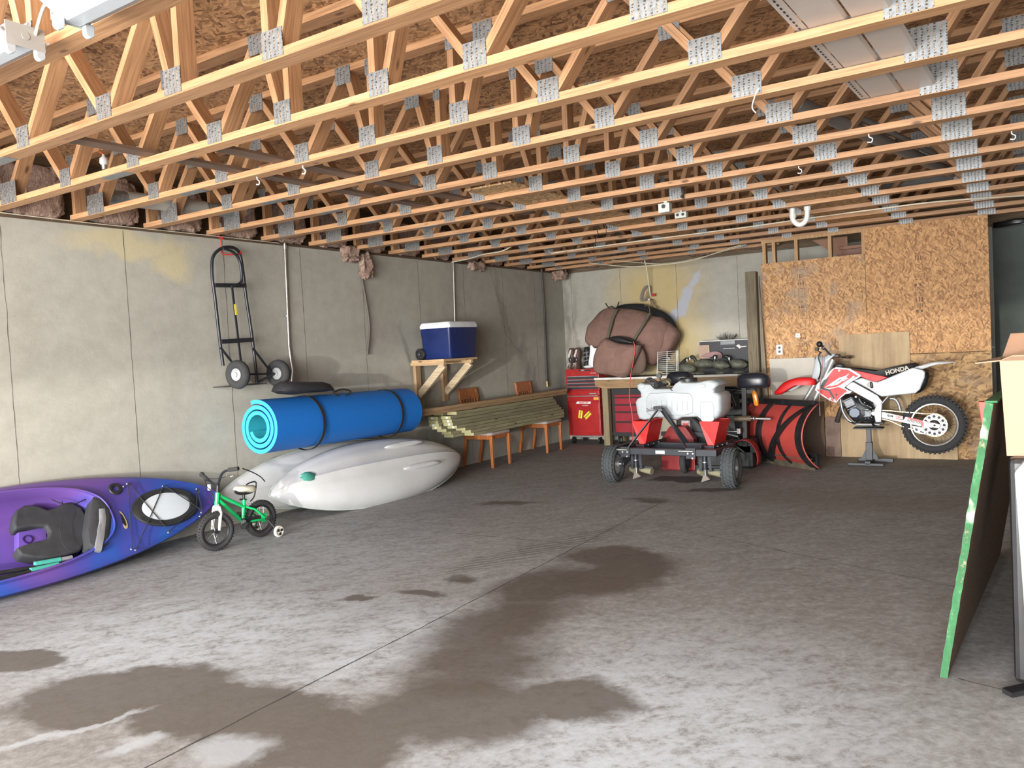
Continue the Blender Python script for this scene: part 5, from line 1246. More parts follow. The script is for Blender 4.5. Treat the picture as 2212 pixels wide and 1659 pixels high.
# box of hardware on the floor behind the planter
BXT = thing('printed_carton', 'small red and white printed box on the plow frame under the tank', 'box', (3.1, 8.76, .45))
p = at(1484, 920, Y=8.78); MB().box((p.x, 8.78, p.z+.002), (.10, .08, .13)).build('box', plain('pale_print', (.50, .42, .40), .6, var=.3, scale=40), BXT); MB().box((p.x, 8.739, p.z+.01), (.07, .002, .05)).build('box_label', plain('red_print', (.45, .05, .05), .5), BXT)
MB().span((p.x-.3, 8.73, p.z-.115), (p.x+.4, 8.80, p.z-.067)).build('carry_tmp', fr); o9 = bpy.data.objects['carry_tmp']; 

# ================================================================== snow plow
pred = plain('plow_red', (.40, .055, .045), .40, var=.12, scale=4)
pblk = plain('plow_black', (.012, .013, .014), .42, var=.4)
PL = thing('snow_plow', 'red pickup snow plow blade with black ribs, hydraulic ram and two black headlights', 'snow plow', (3.2, 9.3, 0))
o9.name = 'cross_bar'; o9.parent = PL; o9.location = Vector((0, 0, 0))-PL.location
# the blade stands across the floor, its right end swung towards the camera
E0, E1 = Vector((3.34, 9.55, 0)), Vector((4.24, 8.93, 0)); ba = (E1-E0).normalized(); bn = Vector((ba.y, -ba.x, 0))       # bn points to the back side of the blade, towards us
def bprof(t_):     # mouldboard section seen along the blade: distance towards us, height
    a = R(-52+104*t_); return (.62*math.cos(a)-.40, .36+.44*math.sin(a)/math.sin(R(52))*.80)
def bpnt(s_, t_, off=0):
    x, z = bprof(t_); return E0.lerp(E1, s_)+bn*(x-.02+off)+Vector((0, 0, z))
NB = 16
MB().loft([[bpnt(0, k/NB, 0) for k in range(NB+1)]+[bpnt(0, k/NB, -.008) for k in reversed(range(NB+1))], [bpnt(1, k/NB, 0) for k in range(NB+1)]+[bpnt(1, k/NB, -.008) for k in reversed(range(NB+1))]]).build('mouldboard', pred, PL, 40)
def rib(s0, s1, t0, t1, w=.035, h=.045, name='rib'):
    rings = []
    for k in range(15):
        f_ = k/14; s_ = s0+(s1-s0)*f_; t_ = t0+(t1-t0)*f_
        a, b = bpnt(s_, t_, .001), bpnt(s_, t_, h); rings.append([a-ba*w/2, a+ba*w/2, b+ba*w/2, b-ba*w/2])
    MB().loft(rings).build(name, pblk, PL)
for s_ in (.03, .40, .975): rib(s_, s_, 0, 1, .055)
rib(.68, .68, .0, 1.0, .028, .03)
rib(.44, .96, .10, .97, .055, .055, 'diagonal_brace')
a, b = bpnt(0, 1, .02), bpnt(1, 1, .02); MB().bar(a, b, .06, .07).build('top_beam', pblk, PL, bev=.006)
a, b = bpnt(0, 0, .02), bpnt(1, 0, .02); MB().bar(a+Vector((0, 0, .09)), b+Vector((0, 0, .09)), .05, .14).build('bottom_beam', pblk, PL, bev=.006)
mudd = plain('rusty_edge', (.085, .07, .045), .75, var=.4)
MB().bar(E0+Vector((0, 0, .045))+bn*.03, E1+Vector((0, 0, .045))+bn*.03, .012, .09).build('cutting_edge', mudd, PL)
MB().bar(E0.lerp(E1, .42)+Vector((0, 0, .125))+bn*.09, E1+Vector((0, 0, .125))+bn*.09, .05, .012).build('lower_lip', mudd, PL)
# push frame, hydraulics and light tower
for x0, x1 in ((.06, 2.85), (.34, 3.45)): MB().bar(bpnt(x0, .1, .05), (x1, 8.95, .16), .06, .08).build('push_arm', pblk, PL, bev=.006)
MB().bar((2.72, 8.90, .22), (3.62, 8.90, .22), .08, .08).build('cross_member', pblk, PL, bev=.006)
MB().span((2.72, 8.80, .12), (3.10, 9.05, .66)).build('power_unit', pblk, PL, bev=.02)
MB().span((3.22, 8.86, .0), (3.58, 9.12, .34)).build('mount_frame', pblk, PL, bev=.03)
MB().span((3.18, 9.12, .18), (3.44, 9.40, .60)).build('hinge_housing', pblk, PL, bev=.03)
MB().bar((3.40, 9.0, .34), (3.30, 9.2, .80), .07, .09).build('tower_brace', pblk, PL, bev=.006)
MB().bar((2.75, 9.05, .62), (3.45, 9.05, .62), .06, .07).build('tower_beam', pblk, PL, bev=.006)
MB().bar((3.12, 9.0, .0), (3.12, 9.0, .80), .07, .09, (0, 1, 0)).build('jack_leg', pblk, PL, bev=.006)
MB().tube(curve([(3.1, 8.84, .6), (3.25, 8.82, .52), (3.38, 8.84, .42), (3.45, 8.86, .3)]), .014, 8).build('hydraulic_hose', pblk, PL, 60)
MB().tube(curve([(2.9, 8.78, .62), (3.15, 8.76, .40), (3.35, 8.80, .30), (3.5, 8.84, .18)]), .014, 8).build('hydraulic_hose', pblk, PL, 60)
p0, p1, p2 = at(1585, 905, Y=8.80), at(1622, 904, Y=8.86), at(1664, 905, Y=8.92)
MB().cyl(p0, p1, .032, 14).build('ram_cylinder', plain('ram_khaki', (.12, .09, .055), .5), PL, 40); MB().cyl(p1, p2, .014, 10).build('ram_rod', steel, PL, 40)
MB().ball(p1+Vector((.03, 0, 0)), .022).build('ram_fitting', steel, PL, 60)
for a, b in (((1556, 932), (1594, 932)), ((1560, 935), (1594, 943))): MB().tube([at(*a, Y=8.66), at(*b, Y=8.72)], .012, 8).build('stabiliser_link', plain('dull_steel', (.20, .21, .22), .4, .6), PL, 60)
MB().box(at(1596, 931, Y=8.70), (.04, .04, .06)).build('link_block', steel, PL, bev=.004)
for x, y0 in ((2.98, 8.86), (3.50, 8.86)): MB().bar((x, y0, .25), (x, y0+.04, .95), .05, .05, (0, 1, 0)).build('light_post', pblk, PL, bev=.004)
MB().bar((2.86, 8.92, .86), (3.62, 8.92, .86), .04, .05).build('light_bar', pblk, PL, bev=.004)
MB().tube(curve([(3.5, 8.90, .86), (3.42, 8.88, .88), (3.36, 8.9, .84), (3.40, 8.9, .7)]), .012, 8).build('light_cable', pblk, PL, 60)
lampb = plain('lamp_housing', (.016, .018, .024), .28)
for (cx, cy), w in (((1469, 818), .155), ((1628, 822), .180)):
    p = at(cx, cy, Y=8.92); c_ = Vector((p.x, 8.92, max(p.z, .955)))
    def rr(k, z, dy=0): return [c_+Vector((w*k*math.copysign(abs(math.cos(a))**.75, math.cos(a)), .11*k*math.copysign(abs(math.sin(a))**.75, math.sin(a))+dy, z)) for a in [2*PI*i/28 for i in range(28)]]
    MB().loft([rr(.72, -.078), rr(.94, -.07), rr(1, -.04), rr(1, .02), rr(.93, .055), rr(.70, .080), rr(.35, .088)]).build('headlight', lampb, PL, 60)
    MB().bar(c_+Vector((-.02, .0, -.07)), c_+Vector((.0, .02, -.17)), .04, .05, (0, 1, 0)).build('headlight_bracket', pblk, PL)
t = plain('amber_lens', (.62, .21, .02), .2, var=.35, scale=20)
o_ = soft([at(x, y, Y=8.85) for x, y in [(1625, 848), (1629, 844), (1633, 846), (1637, 856), (1639, 872), (1636, 877), (1630, 875), (1627, 862)]], 3)
MB().pillow(o_, (0, 1, 0), .025, 3, 4).build('turn_signal', t, PL, 60)
for x in (2.5, 3.6): MB().cyl(E0.lerp(E1, (x-2.05)/2.2)+bn*.42+Vector((0, 0, .002)), E0.lerp(E1, (x-2.05)/2.2)+bn*.42+Vector((0, 0, .10)), .045, 14).build('shoe', pblk, PL, 40) if False else None
# red snow deflector edge at the right end of the blade
MB().loft([[bpnt(1, k/NB, .0)+ba*d for k in range(NB+1)] for d in (0.0, .012)], close=False).build('end_trim', plain('end_trim_red', (.50, .10, .08), .4), PL, 60, solid=.012)
# red steel body parts seen between planter and plow
RB = thing('red_implement', 'low red steel implement body on the floor between planter and plow', 'implement', (2.8, 8.68, 0))
MB().prism([(2.60, 8.60, 0.0), (3.00, 8.60, 0.0), (3.00, 8.60, .36), (2.90, 8.60, .50), (2.72, 8.60, .50), (2.60, 8.60, .34)], (0, .12, 0)).build('body', plain('dark_red_paint', (.22, .014, .014), .4, var=.2), RB, bev=.01)
MB().loft([[Vector((3.56+.15*math.cos(a), y, .16+.20*math.sin(a))) for a in [R(-20+10*i) for i in range(19)]] for y in (8.56, 8.70)], close=False).build('fender', plain('dark_red_paint', (.22, .014, .014), .4), RB, 60, solid=.008)
MB().span((3.00, 8.62, .0), (3.42, 8.66, .06)).build('base_rail', pblk, RB); MB().bar((3.40, 8.64, .0), (3.43, 8.62, .24), .03, .03).build('fender_strut', pblk, RB)
MB().span((3.02, 8.61, .06), (3.36, 8.70, .30)).build('black_housing', pblk, RB, bev=.01)

# ================================================================== dirt bike on its stand
MX = thing('dirt_bike', 'red and white motocross bike without front wheel, raised on a black stand', 'motorcycle', (4.7, 9.50, .40))
YM = 9.50
def m_(x, y, dy=0): q_ = Q5(x, y); return at(q_[0], q_[1], Y=YM+dy)
mred = plain('bike_red', (.58, .010, .012), .5, var=.05); mwhite = plain('bike_white', (.47, .505, .53), .33, var=.05)
mblk = plain('bike_black', (.010, .010, .011), .5); meng = plain('engine_grey', (.10, .105, .115), .4, .5, var=.5, scale=30); msil = plain('frame_alloy', (.34, .35, .37), .42, .5, var=.15)
def plate(pts, dy, th, name, mat, parent=MX, n=3, bev=.004, sm=60):
    P = [m_(x, y, dy) for x, y in pts]
    if n > 1: P = soft(P, n)
    return MB().prism(P, (0, th, 0)).build(name, mat, parent, bev=bev)
def puff(pts, dy, th, name, mat, parent=MX, n=3, power=2.6):
    return MB().pillow(soft([m_(x, y, dy) for x, y in pts], n), (0, 1, 0), th, power, 5).build(name, mat, parent, 60)
# rear wheel
RW = bpy.data.objects.new('rear_wheel', None); COL.objects.link(RW); RW.parent = MX
wc = at(2017.5, 917, Y=YM); wax = Vector((.14, -1, 0)).normalized(); RW.location = wc-MX.location
MB().torus(wc, wax, .262, .044, 56, 12, 1.05).build('tyre', rubber, RW, 60)
mb = MB()
for i in range(44):
    p = mb.ring(wc, wax, .303, 44)[i]; o = (p-wc).normalized(); tg = wax.cross(o)
    for sd in ((-.044, .0), (-.018, .006), (.018, .006), (.044, .0)) if i % 2 else ((-.034, .004), (0, .008), (.034, .004)):
        mb.box(p+wax*sd[0]+o*(sd[1]-.006), (.023, .018, .022), Matrix((tg, wax, o)).transposed())
mb.build('knobs', rubber, RW)
MB().loft([mb.ring(wc+wax*h, wax, q_, 56) for h, q_ in ((-.028, .226), (.028, .226), (.030, .214), (.012, .208), (-.012, .208), (-.030, .214))], cyc=True).build('rim', plain('rim_grey', (.52, .51, .49), .35, .6), RW, 40)
mb = MB(); R1 = mb.ring(wc, wax, .21, 36)
for i, p in enumerate(R1):
    o = (p-wc).normalized(); tg = wax.cross(o); mb.tube([wc+wax*(.025 if i % 2 else -.025)+tg*(.035 if i % 4 < 2 else -.035)+o*.02, p], .0016, 4)
mb.build('spokes', plain('spoke_dark', (.10, .09, .07), .4, .6), RW)
MB().cyl(wc-wax*.05, wc+wax*.05, .038, 20).build('hub', mblk, RW, 40)
sc_ = wc+wax*.055
mb = MB(); mb.loft([mb.ring(sc_+wax*h, wax, q_, 48) for h, q_ in ((0, .055), (.005, .055), (.005, .116), (0, .116))], cyc=True); spk = mb.build('sprocket', plain('sprocket_alloy', (.46, .47, .48), .4, .4), RW, 40)
mb = MB()
for i in range(12): p = mb.ring(sc_, wax, .092, 12)[i]; mb.cyl(p+wax*.004, p+wax*.0065, .0145, 12)
for i in range(24): p = mb.ring(sc_, wax, .107 if i % 2 else .070, 24)[i]; mb.cyl(p+wax*.004, p+wax*.0063, .004, 8)
mb.build('lightening_holes', mblk, spk, 40)
# chain
mb = MB(); chp = [m_(1130, 765, -.07)]+[m_(x, y, -.07) for x, y in [(1300, 770), (1450, 785), (1560, 792), (1640, 800), (1700, 805)]]
rr_ = [sc_+(p-sc_) for p in mb.ring(sc_, wax, .121, 40)]
ang = sorted(rr_, key=lambda p: math.atan2(p.z-sc_.z, p.x-sc_.x))
arc = [p for p in ang if (p.x-sc_.x) > -.035]
path = chp[:5]+list(reversed([p for p in arc]))+[m_(x, y, -.07) for x, y in [(1560, 965), (1480, 945), (1400, 915), (1300, 870), (1215, 850), (1140, 835)]]
dense = []
for a, b in zip(path, path[1:]):
    n_ = max(1, int((b-a).length/.012))
    dense += [a.lerp(b, k/n_) for k in range(n_)]
for i, (a, b) in enumerate(zip(dense, dense[1:])): mb.bar(a, a.lerp(b, .9), .008 if i % 2 else .012, .008 if i % 2 else .012, (0, 1, 0))
mb.build('chain', plain('chain_steel', (.38, .34, .24), .4, .7), MX)
# swingarm
sw = plate([(1205, 785), (1245, 785), (1640, 872), (1740, 900), (1745, 925), (1720, 940), (1600, 925), (1235, 845), (1205, 832)], -.085, .03, 'swingarm', plain('swingarm_alloy', (.66, .66, .66), .3, .5), n=1)
plate([(1205, 785), (1245, 785), (1640, 872), (1740, 900), (1720, 940), (1600, 925), (1235, 845), (1205, 832)], .055, .03, 'swingarm', msil, n=1)
dec = plate([(1250, 792), (1640, 880), (1635, 925), (1250, 842)], -.087, .002, 'decal', plain('decal_white', (.72, .70, .70), .35), sw, 1, 0)
rd = plain('decal_red', (.60, .02, .03), .35)
for pts, mm in (([(1275, 805), (1332, 817), (1332, 838), (1275, 826)], mblk), ([(1358, 842), (1440, 858), (1425, 822), (1442, 828), (1445, 850), (1425, 866), (1358, 850)], rd), ([(1460, 830), (1600, 862), (1640, 882), (1635, 930), (1610, 925), (1615, 890), (1500, 858)], rd)):
    plate(pts, -.0885, .0015, 'decal_mark', mm, dec, 1, 0)
def mtext(body, size, mat, x, y, dy, rot, parent, bold=0):
    p = m_(x, y, dy); return text(body, size, mat, parent, p, (R(90), -R(rot), 0), bold=bold)
mtext('DID', .030, rd, 1386, 833, -.0905, -12, dec, .0012); mtext('RENTHAL', .034, plain('decal_charcoal', (.06, .06, .07), .4), 1548, 882, -.0905, -13, dec, .001)
mtext('HRC', .022, mwhite, 1303, 822, -.091, -12, dec)
MB().box(wc+wax*.085, (.10, .012, .045), Matrix.Rotation(R(13), 3, 'Y')).build('axle_block', plain('axle_block_white', (.75, .76, .77), .3, .4), MX, bev=.003)
MB().cyl(wc+wax*.06, wc+wax*.10, .013, 6).build('axle_nut', mblk, MX)
plate([(1515, 915), (1620, 935), (1665, 985), (1655, 1010), (1600, 1003), (1545, 985)], -.078, .012, 'chain_guide', plain('sprocket_alloy', (.46, .47, .48), .4, .4), n=1)
for pts in ([(1550, 940), (1582, 955), (1572, 975), (1552, 965)], [(1600, 968), (1640, 985), (1640, 996), (1602, 985)]): plate(pts, -.080, .003, 'guide_slot', mblk, n=1, bev=0)
# frame spars, cradle, subframe
plate([(850, 500), (935, 480), (1180, 618), (1228, 680), (1222, 740), (1215, 905), (1160, 905), (1135, 790), (1160, 720), (1130, 690), (865, 545)], -.10, .035, 'frame_spar', msil, n=1, bev=.008)
plate([(850, 500), (935, 480), (1180, 618), (1228, 680), (1215, 905), (1160, 905), (1130, 690), (865, 545)], .07, .035, 'frame_spar', msil, n=1, bev=.008)
for dy in (-.075, .075): MB().tube(curve([m_(x, y, dy) for x, y in [(798, 610), (812, 680), (828, 760), (862, 830), (910, 878), (970, 903), (1060, 910), (1200, 907)]]), .013, 10).build('cradle_tube', msil, MX, 60)
MB().tube([m_(1215, 705, -.10), m_(1285, 625, -.08)], .011, 8).build('subframe_tube', msil, MX, 60)
MB().tube(curve([m_(1300, 650, .05), m_(1350, 655, .05), m_(1385, 700, .05), m_(1405, 770, .05)]), .018, 10).build('shock_and_mudflap', plain('muffler_grey', (.30, .30, .29), .4, .5), MX, 60)
MB().cyl(m_(1138, 798, -.105), m_(1138, 798, -.118), .020, 18).build('pivot_bolt', steel, MX, 40)
# engine
EN = puff([(835, 640), (900, 610), (960, 620), (1060, 660), (1140, 720), (1150, 780), (1160, 880), (1100, 895), (980, 890), (920, 850), (880, 790), (850, 720)], 0, .10, 'engine', plain('engine_dark', (.022, .024, .027), .45, .3, var=.5, scale=30), n=2)
MB().loft([[m_(952, 790, -.09)+Vector((r_*math.cos(i*PI/4+.4)*1.05, d_, r_*math.sin(i*PI/4+.4))) for i in range(8)] for r_, d_ in ((.062, .05), (.062, -.012), (.052, -.024))]).build('ignition_cover', plain('cover_blue_grey', (.055, .068, .088), .35, .4), EN, 30)
MB().box(m_(905, 690, -.06), (.12, .1, .10), Matrix.Rotation(R(-25), 3, 'Y')).build('cylinder', meng, EN, bev=.015)
for k in range(5): MB().box(m_(880+12*k, 655+22*k, -.075), (.10, .09, .006), Matrix.Rotation(R(-25), 3, 'Y')).build('cooling_fin', meng, EN)
MB().loft([[m_(1070, 790, -.085)+Vector((a*.055, d_, b*.05)) for a, b in ((-1, .6), (.2, 1), (1, .3), (.8, -.9), (-.6, -1))] for d_ in (.06, -.01)]).build('sprocket_cover', meng, EN, bev=.006)
for x, y in ((1120, 835), (1090, 845), (1060, 850), (930, 870), (1130, 765), (1050, 690), (1000, 660), (1080, 720)): MB().ball(m_(x, y, -.092), .008).build('engine_bolt', steel, EN, 60)
MB().tube(curve([m_(840, 700, -.03), m_(815, 760, -.02), m_(790, 830, 0), m_(775, 880, .02)]), .028, 10).build('expansion_pipe', plain('pipe_dark', (.07, .06, .055), .45, .5), MX, 60)
MB().tube(curve([m_(860, 840, -.06), m_(900, 880, -.08), m_(960, 895, -.09), m_(1020, 870, -.09), m_(1080, 880, -.09), m_(1180, 860, -.09)]), .008, 6).build('hose', mblk, MX, 60)
MB().tube(curve([m_(905, 640, -.09), m_(960, 690, -.09), m_(1010, 760, -.09), m_(1100, 770, -.09)]), .010, 6).build('hose', mblk, MX, 60)
MB().tube(curve([m_(990, 640, -.08), m_(1030, 700, -.085), m_(1120, 740, -.085)]), .012, 6).build('carburettor_hose', meng, MX, 60)
MB().ball(m_(962, 632, -.09), .013).build('spark_plug_cap', whitep, MX, 60)
MB().tube([m_(1125, 900, -.06), m_(1150, 930, -.16)], .012, 6).build('footpeg', mblk, MX, 60); MB().box(m_(1200, 890, -.11), (.09, .10, .02)).build('footpeg', mblk, MX, bev=.004)
# forks
chrome = plain('fork_chrome', (.42, .42, .41), .3, .5, var=.1); forkg = plain('fork_lower', (.42, .41, .39), .3, .8)
for dx, dy, b in ((0, -.10, ((735, 260), (545, 675))), (-75, .10, ((720, 280), (530, 665)))):
    a_ = m_(b[0][0]+dx*.4, b[0][1], dy); c_ = m_(b[1][0]+dx, b[1][1], dy)
    MB().cyl(a_, a_.lerp(c_, .62), .031, 16).build('fork_tube', chrome, MX, 40); MB().cyl(a_.lerp(c_, .60), c_, .026, 16).build('fork_slider', chrome, MX, 40)
    MB().cyl(a_.lerp(c_, .97), a_.lerp(c_, 1.05), .025, 12).build('axle_clamp', forkg, MX, 40)
MB().box(m_(700, 345, 0), (.07, .22, .03), Matrix.Rotation(R(-25), 3, 'Y')).build('triple_clamp', msil, MX, bev=.006); MB().box(m_(655, 455, 0), (.07, .22, .03), Matrix.Rotation(R(-25), 3, 'Y')).build('triple_clamp', msil, MX, bev=.006)
# bodywork
puff([(152, 603), (185, 548), (250, 487), (330, 452), (430, 436), (520, 440), (562, 462), (562, 512), (470, 498), (400, 512), (330, 543), (265, 582), (215, 610)], 0, .075, 'front_fender', mred, n=2, power=3.2)
plate([(270, 578), (330, 540), (400, 512), (430, 505), (380, 545), (320, 575)], .02, .03, 'fender_underside', plain('fender_underside_grey', (.30, .30, .31), .5), n=1)  # plain grey strip below the red fender
puff([(527, 438), (545, 330), (562, 250), (592, 218), (650, 232), (700, 205), (745, 200), (760, 214), (715, 262), (690, 330), (660, 420), (635, 470), (585, 462), (548, 452)], -.03, .06, 'number_plate', mwhite, n=2, power=3.5)
wsh = plate([(728, 352), (765, 334), (905, 350), (1020, 418), (1000, 440), (925, 480), (850, 540), (885, 565), (928, 575), (905, 600), (860, 605), (805, 650), (768, 695), (700, 672), (590, 602), (552, 565), (570, 510), (640, 440)], -.150, .02, 'radiator_shroud', mwhite, n=1, bev=.006)
plate([(728, 352), (765, 334), (905, 350), (1020, 418), (850, 540), (885, 565), (860, 605), (768, 695), (590, 602), (552, 565), (570, 510)], .12, .02, 'radiator_shroud', mred, n=1, bev=.006)
r1 = plate([(745, 352), (880, 362), (985, 425), (905, 470), (760, 535), (690, 545), (625, 540), (600, 545), (655, 470)], -.154, .005, 'shroud_graphic', mred, wsh, 1, 0)
plate([(570, 560), (650, 560), (700, 585), (745, 680), (705, 662), (605, 592)], -.154, .005, 'shroud_graphic', mred, wsh, 1, 0)
plate([(700, 555), (790, 535), (850, 560), (895, 572), (850, 592), (805, 632), (765, 680), (740, 620)], -.154, .005, 'shroud_graphic', mred, wsh, 1, 0)
plate([(598, 548), (640, 470), (700, 430), (662, 500), (640, 540), (705, 562), (750, 640), (745, 665), (690, 578), (630, 560)], -.157, .004, 'shroud_graphic', mblk, wsh, 1, 0)
for pts in ([(650, 540), (800, 440), (860, 425), (760, 500)], [(700, 530), (900, 395), (850, 455), (780, 510)], [(770, 540), (920, 440), (960, 430), (860, 510)]): plate(pts, -.158, .004, 'shroud_stripe', mwhite, wsh, 1, 0)
mtext('CR', .05, mwhite, 850, 452, -.160, 25, wsh, .002)
for x, y in ((795, 370), (937, 436), (877, 570), (707, 650), (768, 610)): MB().cyl(m_(x, y, -.150), m_(x, y, -.160), .012, 12).build('shroud_bolt', whitep if x != 768 else mblk, wsh, 40)
puff([(832, 332), (920, 350), (1010, 375), (1110, 390), (1230, 358), (1400, 318), (1560, 292), (1575, 330), (1440, 390), (1290, 445), (1200, 455), (1080, 430), (930, 385), (870, 355)], 0, .125, 'seat', plain('seat_black', (.012, .012, .013), .6), n=2, power=4)
plate([(885, 352), (925, 362), (1110, 402), (1280, 437), (1185, 480), (1120, 476), (1010, 432), (925, 402)], -.132, .02, 'seat_side_panel', mred, n=1, bev=.004)
mtext('HONDA', .062, plain('seat_lettering', (.50, .46, .38), .6), 1372, 370, -.128, 14, [o for o in MX.children if o.name.startswith('seat')][0], .002)
plate([(935, 472), (1020, 442), (1120, 476), (1180, 484), (1290, 440), (1530, 340), (1625, 365), (1652, 385), (1648, 440), (1600, 560), (1555, 598), (1330, 620), (1220, 632), (1180, 612), (1090, 556)], -.145, .03, 'side_cover', mwhite, n=1, bev=.012)
plate([(935, 472), (1020, 442), (1180, 484), (1290, 440), (1530, 340), (1652, 385), (1600, 560), (1555, 598), (1220, 632), (1090, 556)], .11, .03, 'side_cover', mwhite, n=1, bev=.012)
puff([(1540, 600), (1590, 540), (1650, 400), (1685, 385), (1690, 440), (1660, 530), (1600, 590)], .03, .05, 'silencer', mblk, n=2)
puff([(1480, 345), (1590, 322), (1690, 292), (1790, 278), (1900, 276), (1985, 286), (1860, 298), (1740, 322), (1610, 362), (1540, 350)], 0, .075, 'rear_fender', plain('fender_pale', (.60, .62, .62), .3), n=2, power=3)
puff([(1070, 515), (1088, 488), (1110, 482), (1130, 500), (1137, 540), (1105, 545)], -.147, .01, 'airbox_opening', plain('opening_tan', (.42, .40, .34), .5), n=2)
puff([(1100, 495), (1118, 484), (1132, 505), (1134, 542), (1112, 545)], -.155, .008, 'airbox_filter', mblk, n=2)
for x, y in ((1495, 370), (1318, 603), (1017, 480)): MB().cyl(m_(x, y, -.145), m_(x, y, -.150), .011, 12).build('cover_bolt', steel, MX, 40)
puff([(735, 330), (760, 300), (820, 290), (860, 320), (850, 345), (790, 350)], 0, .05, 'fuel_tank', plain('tank_dark', (.03, .03, .03), .4), n=2)
# bars and controls
hb = curve([m_(905, 236, .30), m_(850, 236, .25), m_(790, 232, .10), m_(745, 235, .0), m_(700, 205, -.10), m_(650, 150, -.20), m_(618, 135, -.36)])
MB().tube(hb, .011, 10).build('handlebar', plain('bar_dark', (.10, .10, .10), .35, .6), MX, 60)
MB().tube([m_(862, 236, .26), m_(915, 236, .36)], .018, 12).build('grip', plain('tan_grip', (.16, .10, .06), .7), MX, 60); MB().tube([m_(640, 150, -.26), m_(605, 110, -.40)], .019, 12).build('grip', mblk, MX, 60)
MB().ball(m_(600, 108, -.40), .033).build('bar_end', mblk, MX, 60); MB().box(m_(575, 155, -.33), (.035, .06, .03)).build('lever_perch', mblk, MX, bev=.006); MB().box(m_(625, 135, -.3), (.05, .05, .04)).build('switch', steel, MX, bev=.008)
MB().tube(curve([m_(580, 165, -.33), m_(600, 185, -.25), m_(618, 190, -.15)]), .006, 6).build('clutch_lever', mblk, MX, 60)
MB().tube(curve([m_(612, 185, -.2), m_(590, 240, -.2), m_(612, 320, -.2), m_(610, 400, -.2), m_(590, 455, -.12)]), .008, 8).build('brake_hose', mblk, MX, 60)
MB().tube(curve([m_(620, 200, -.22), m_(630, 300, -.22), m_(612, 460, -.22), m_(602, 600, -.22), m_(600, 700, -.22), m_(607, 820, -.22)]), .006, 6).build('throttle_cable', plain('pinkish_cable', (.35, .20, .17), .5), MX, 60)
MB().tube(curve([m_(790, 235, .0), m_(830, 260, -.02), m_(828, 300, -.02), m_(800, 325, 0)]), .007, 6).build('brake_cable', steel, MX, 60)
MB().box(m_(770, 225, 0), (.07, .10, .04)).build('bar_clamp', mblk, MX, bev=.008)
# stand
ST = thing('bike_stand', 'black steel pedestal stand holding up the dirt bike', 'stand', (4.67, 9.50, 0))
sp_ = m_(1090, 930); 
MB().box((sp_.x, 9.50, .398), (.30, .18, .014)).build('top_plate', fr, ST, bev=.004)
MB().span((sp_.x-.024, 9.476, .20), (sp_.x+.024, 9.524, .391)).build('inner_post', fr, ST, bev=.003); MB().span((sp_.x-.034, 9.466, .045), (sp_.x+.034, 9.534, .24)).build('outer_post', fr, ST, bev=.003)
for s_ in (-1, 1): MB().prism([(sp_.x+s_*.034, 9.495, .05), (sp_.x+s_*.09, 9.495, .05), (sp_.x+s_*.034, 9.495, .17)], (0, .01, 0)).build('gusset', fr, ST)
MB().span((sp_.x-.20, 9.34, 0), (sp_.x+.16, 9.39, .028)).build('base_bar', fr, ST, bev=.004); MB().span((sp_.x-.14, 9.62, 0), (sp_.x+.22, 9.67, .045)).build('base_bar', fr, ST, bev=.004); MB().span((sp_.x-.03, 9.34, .012), (sp_.x+.03, 9.67, .05)).build('base_bar', fr, ST, bev=.004)
# ================================================================== right edge
GB = thing('leaning_board', 'tall brown board with green painted edge leaning at the right', 'board', (5.95, 4.5, 0))
b0, t0 = Vector((5.836, 3.71, 0)), Vector((6.030, 3.71, 1.150))
b1, t1 = Vector((5.97, 5.9, 0)), Vector((6.165, 5.9, 1.14))
th = Vector((.024, 0, -.004))
t1a = at(2160, 838, Y=5.6)
back = NT('dark_particle_board'); v = back.coord(); n_ = back.noise(v, 60, 4, .7); back.set(back.ramp(n_, [(.35, (.085, .047, .025)), (.65, (.17, .098, .052))]), .9); back.bump(n_, .5, .004)
MB().add([b0, t0, t1, b1, b0+th, t0+th, t1+th, b1+th], [(0, 1, 2, 3), (7, 6, 5, 4), (1, 5, 6, 2), (0, 3, 7, 4), (0, 4, 5, 1), (3, 2, 6, 7)]).build('panel', back.m, GB)
ge = NT('chipped_green_paint'); v = ge.coord(sc=(1, 1, .5)); n_ = ge.noise(v, 22, 6, .75); n2 = ge.noise(ge.coord(), 5, 3, .5)
ge.set(ge.mix(ge.ramp(n2, [(.60, (0, 0, 0)), (.66, (1, 1, 1))]), ge.ramp(n_, [(.34, (.24, .22, .13)), (.42, (.02, .095, .035)), (.6, (.03, .14, .05)), (.72, (.24, .27, .17))]), (.36, .38, .34)), .8); ge.bump(n_, .6, .004)
mb = MB(); n = 60; r0 = []; r1 = []
for i in range(n+1):
    f_ = i/n; a = b0.lerp(t0, f_); k = mnoise.noise(a*26)*.004; r0.append(a+Vector((-.004+k, -.004, 0))); r1.append(a+th+Vector((k*.6, -.004, 0)))
for i in range(n): mb.add([r0[i], r1[i], r1[i+1], r0[i+1], r0[i]+Vector((0, .006, 0)), r1[i]+Vector((0, .006, 0)), r1[i+1]+Vector((0, .006, 0)), r0[i+1]+Vector((0, .006, 0))], [(0, 1, 2, 3), (0, 3, 7, 4), (1, 5, 6, 2)])
mb.build('painted_edge', ge.m, GB)
mb = MB(); mb.bar(t0+Vector((.015, 0, .003)), t1+Vector((.015, 0, .003)), .044, .008); mb.build('painted_top_edge', ge.m, GB)
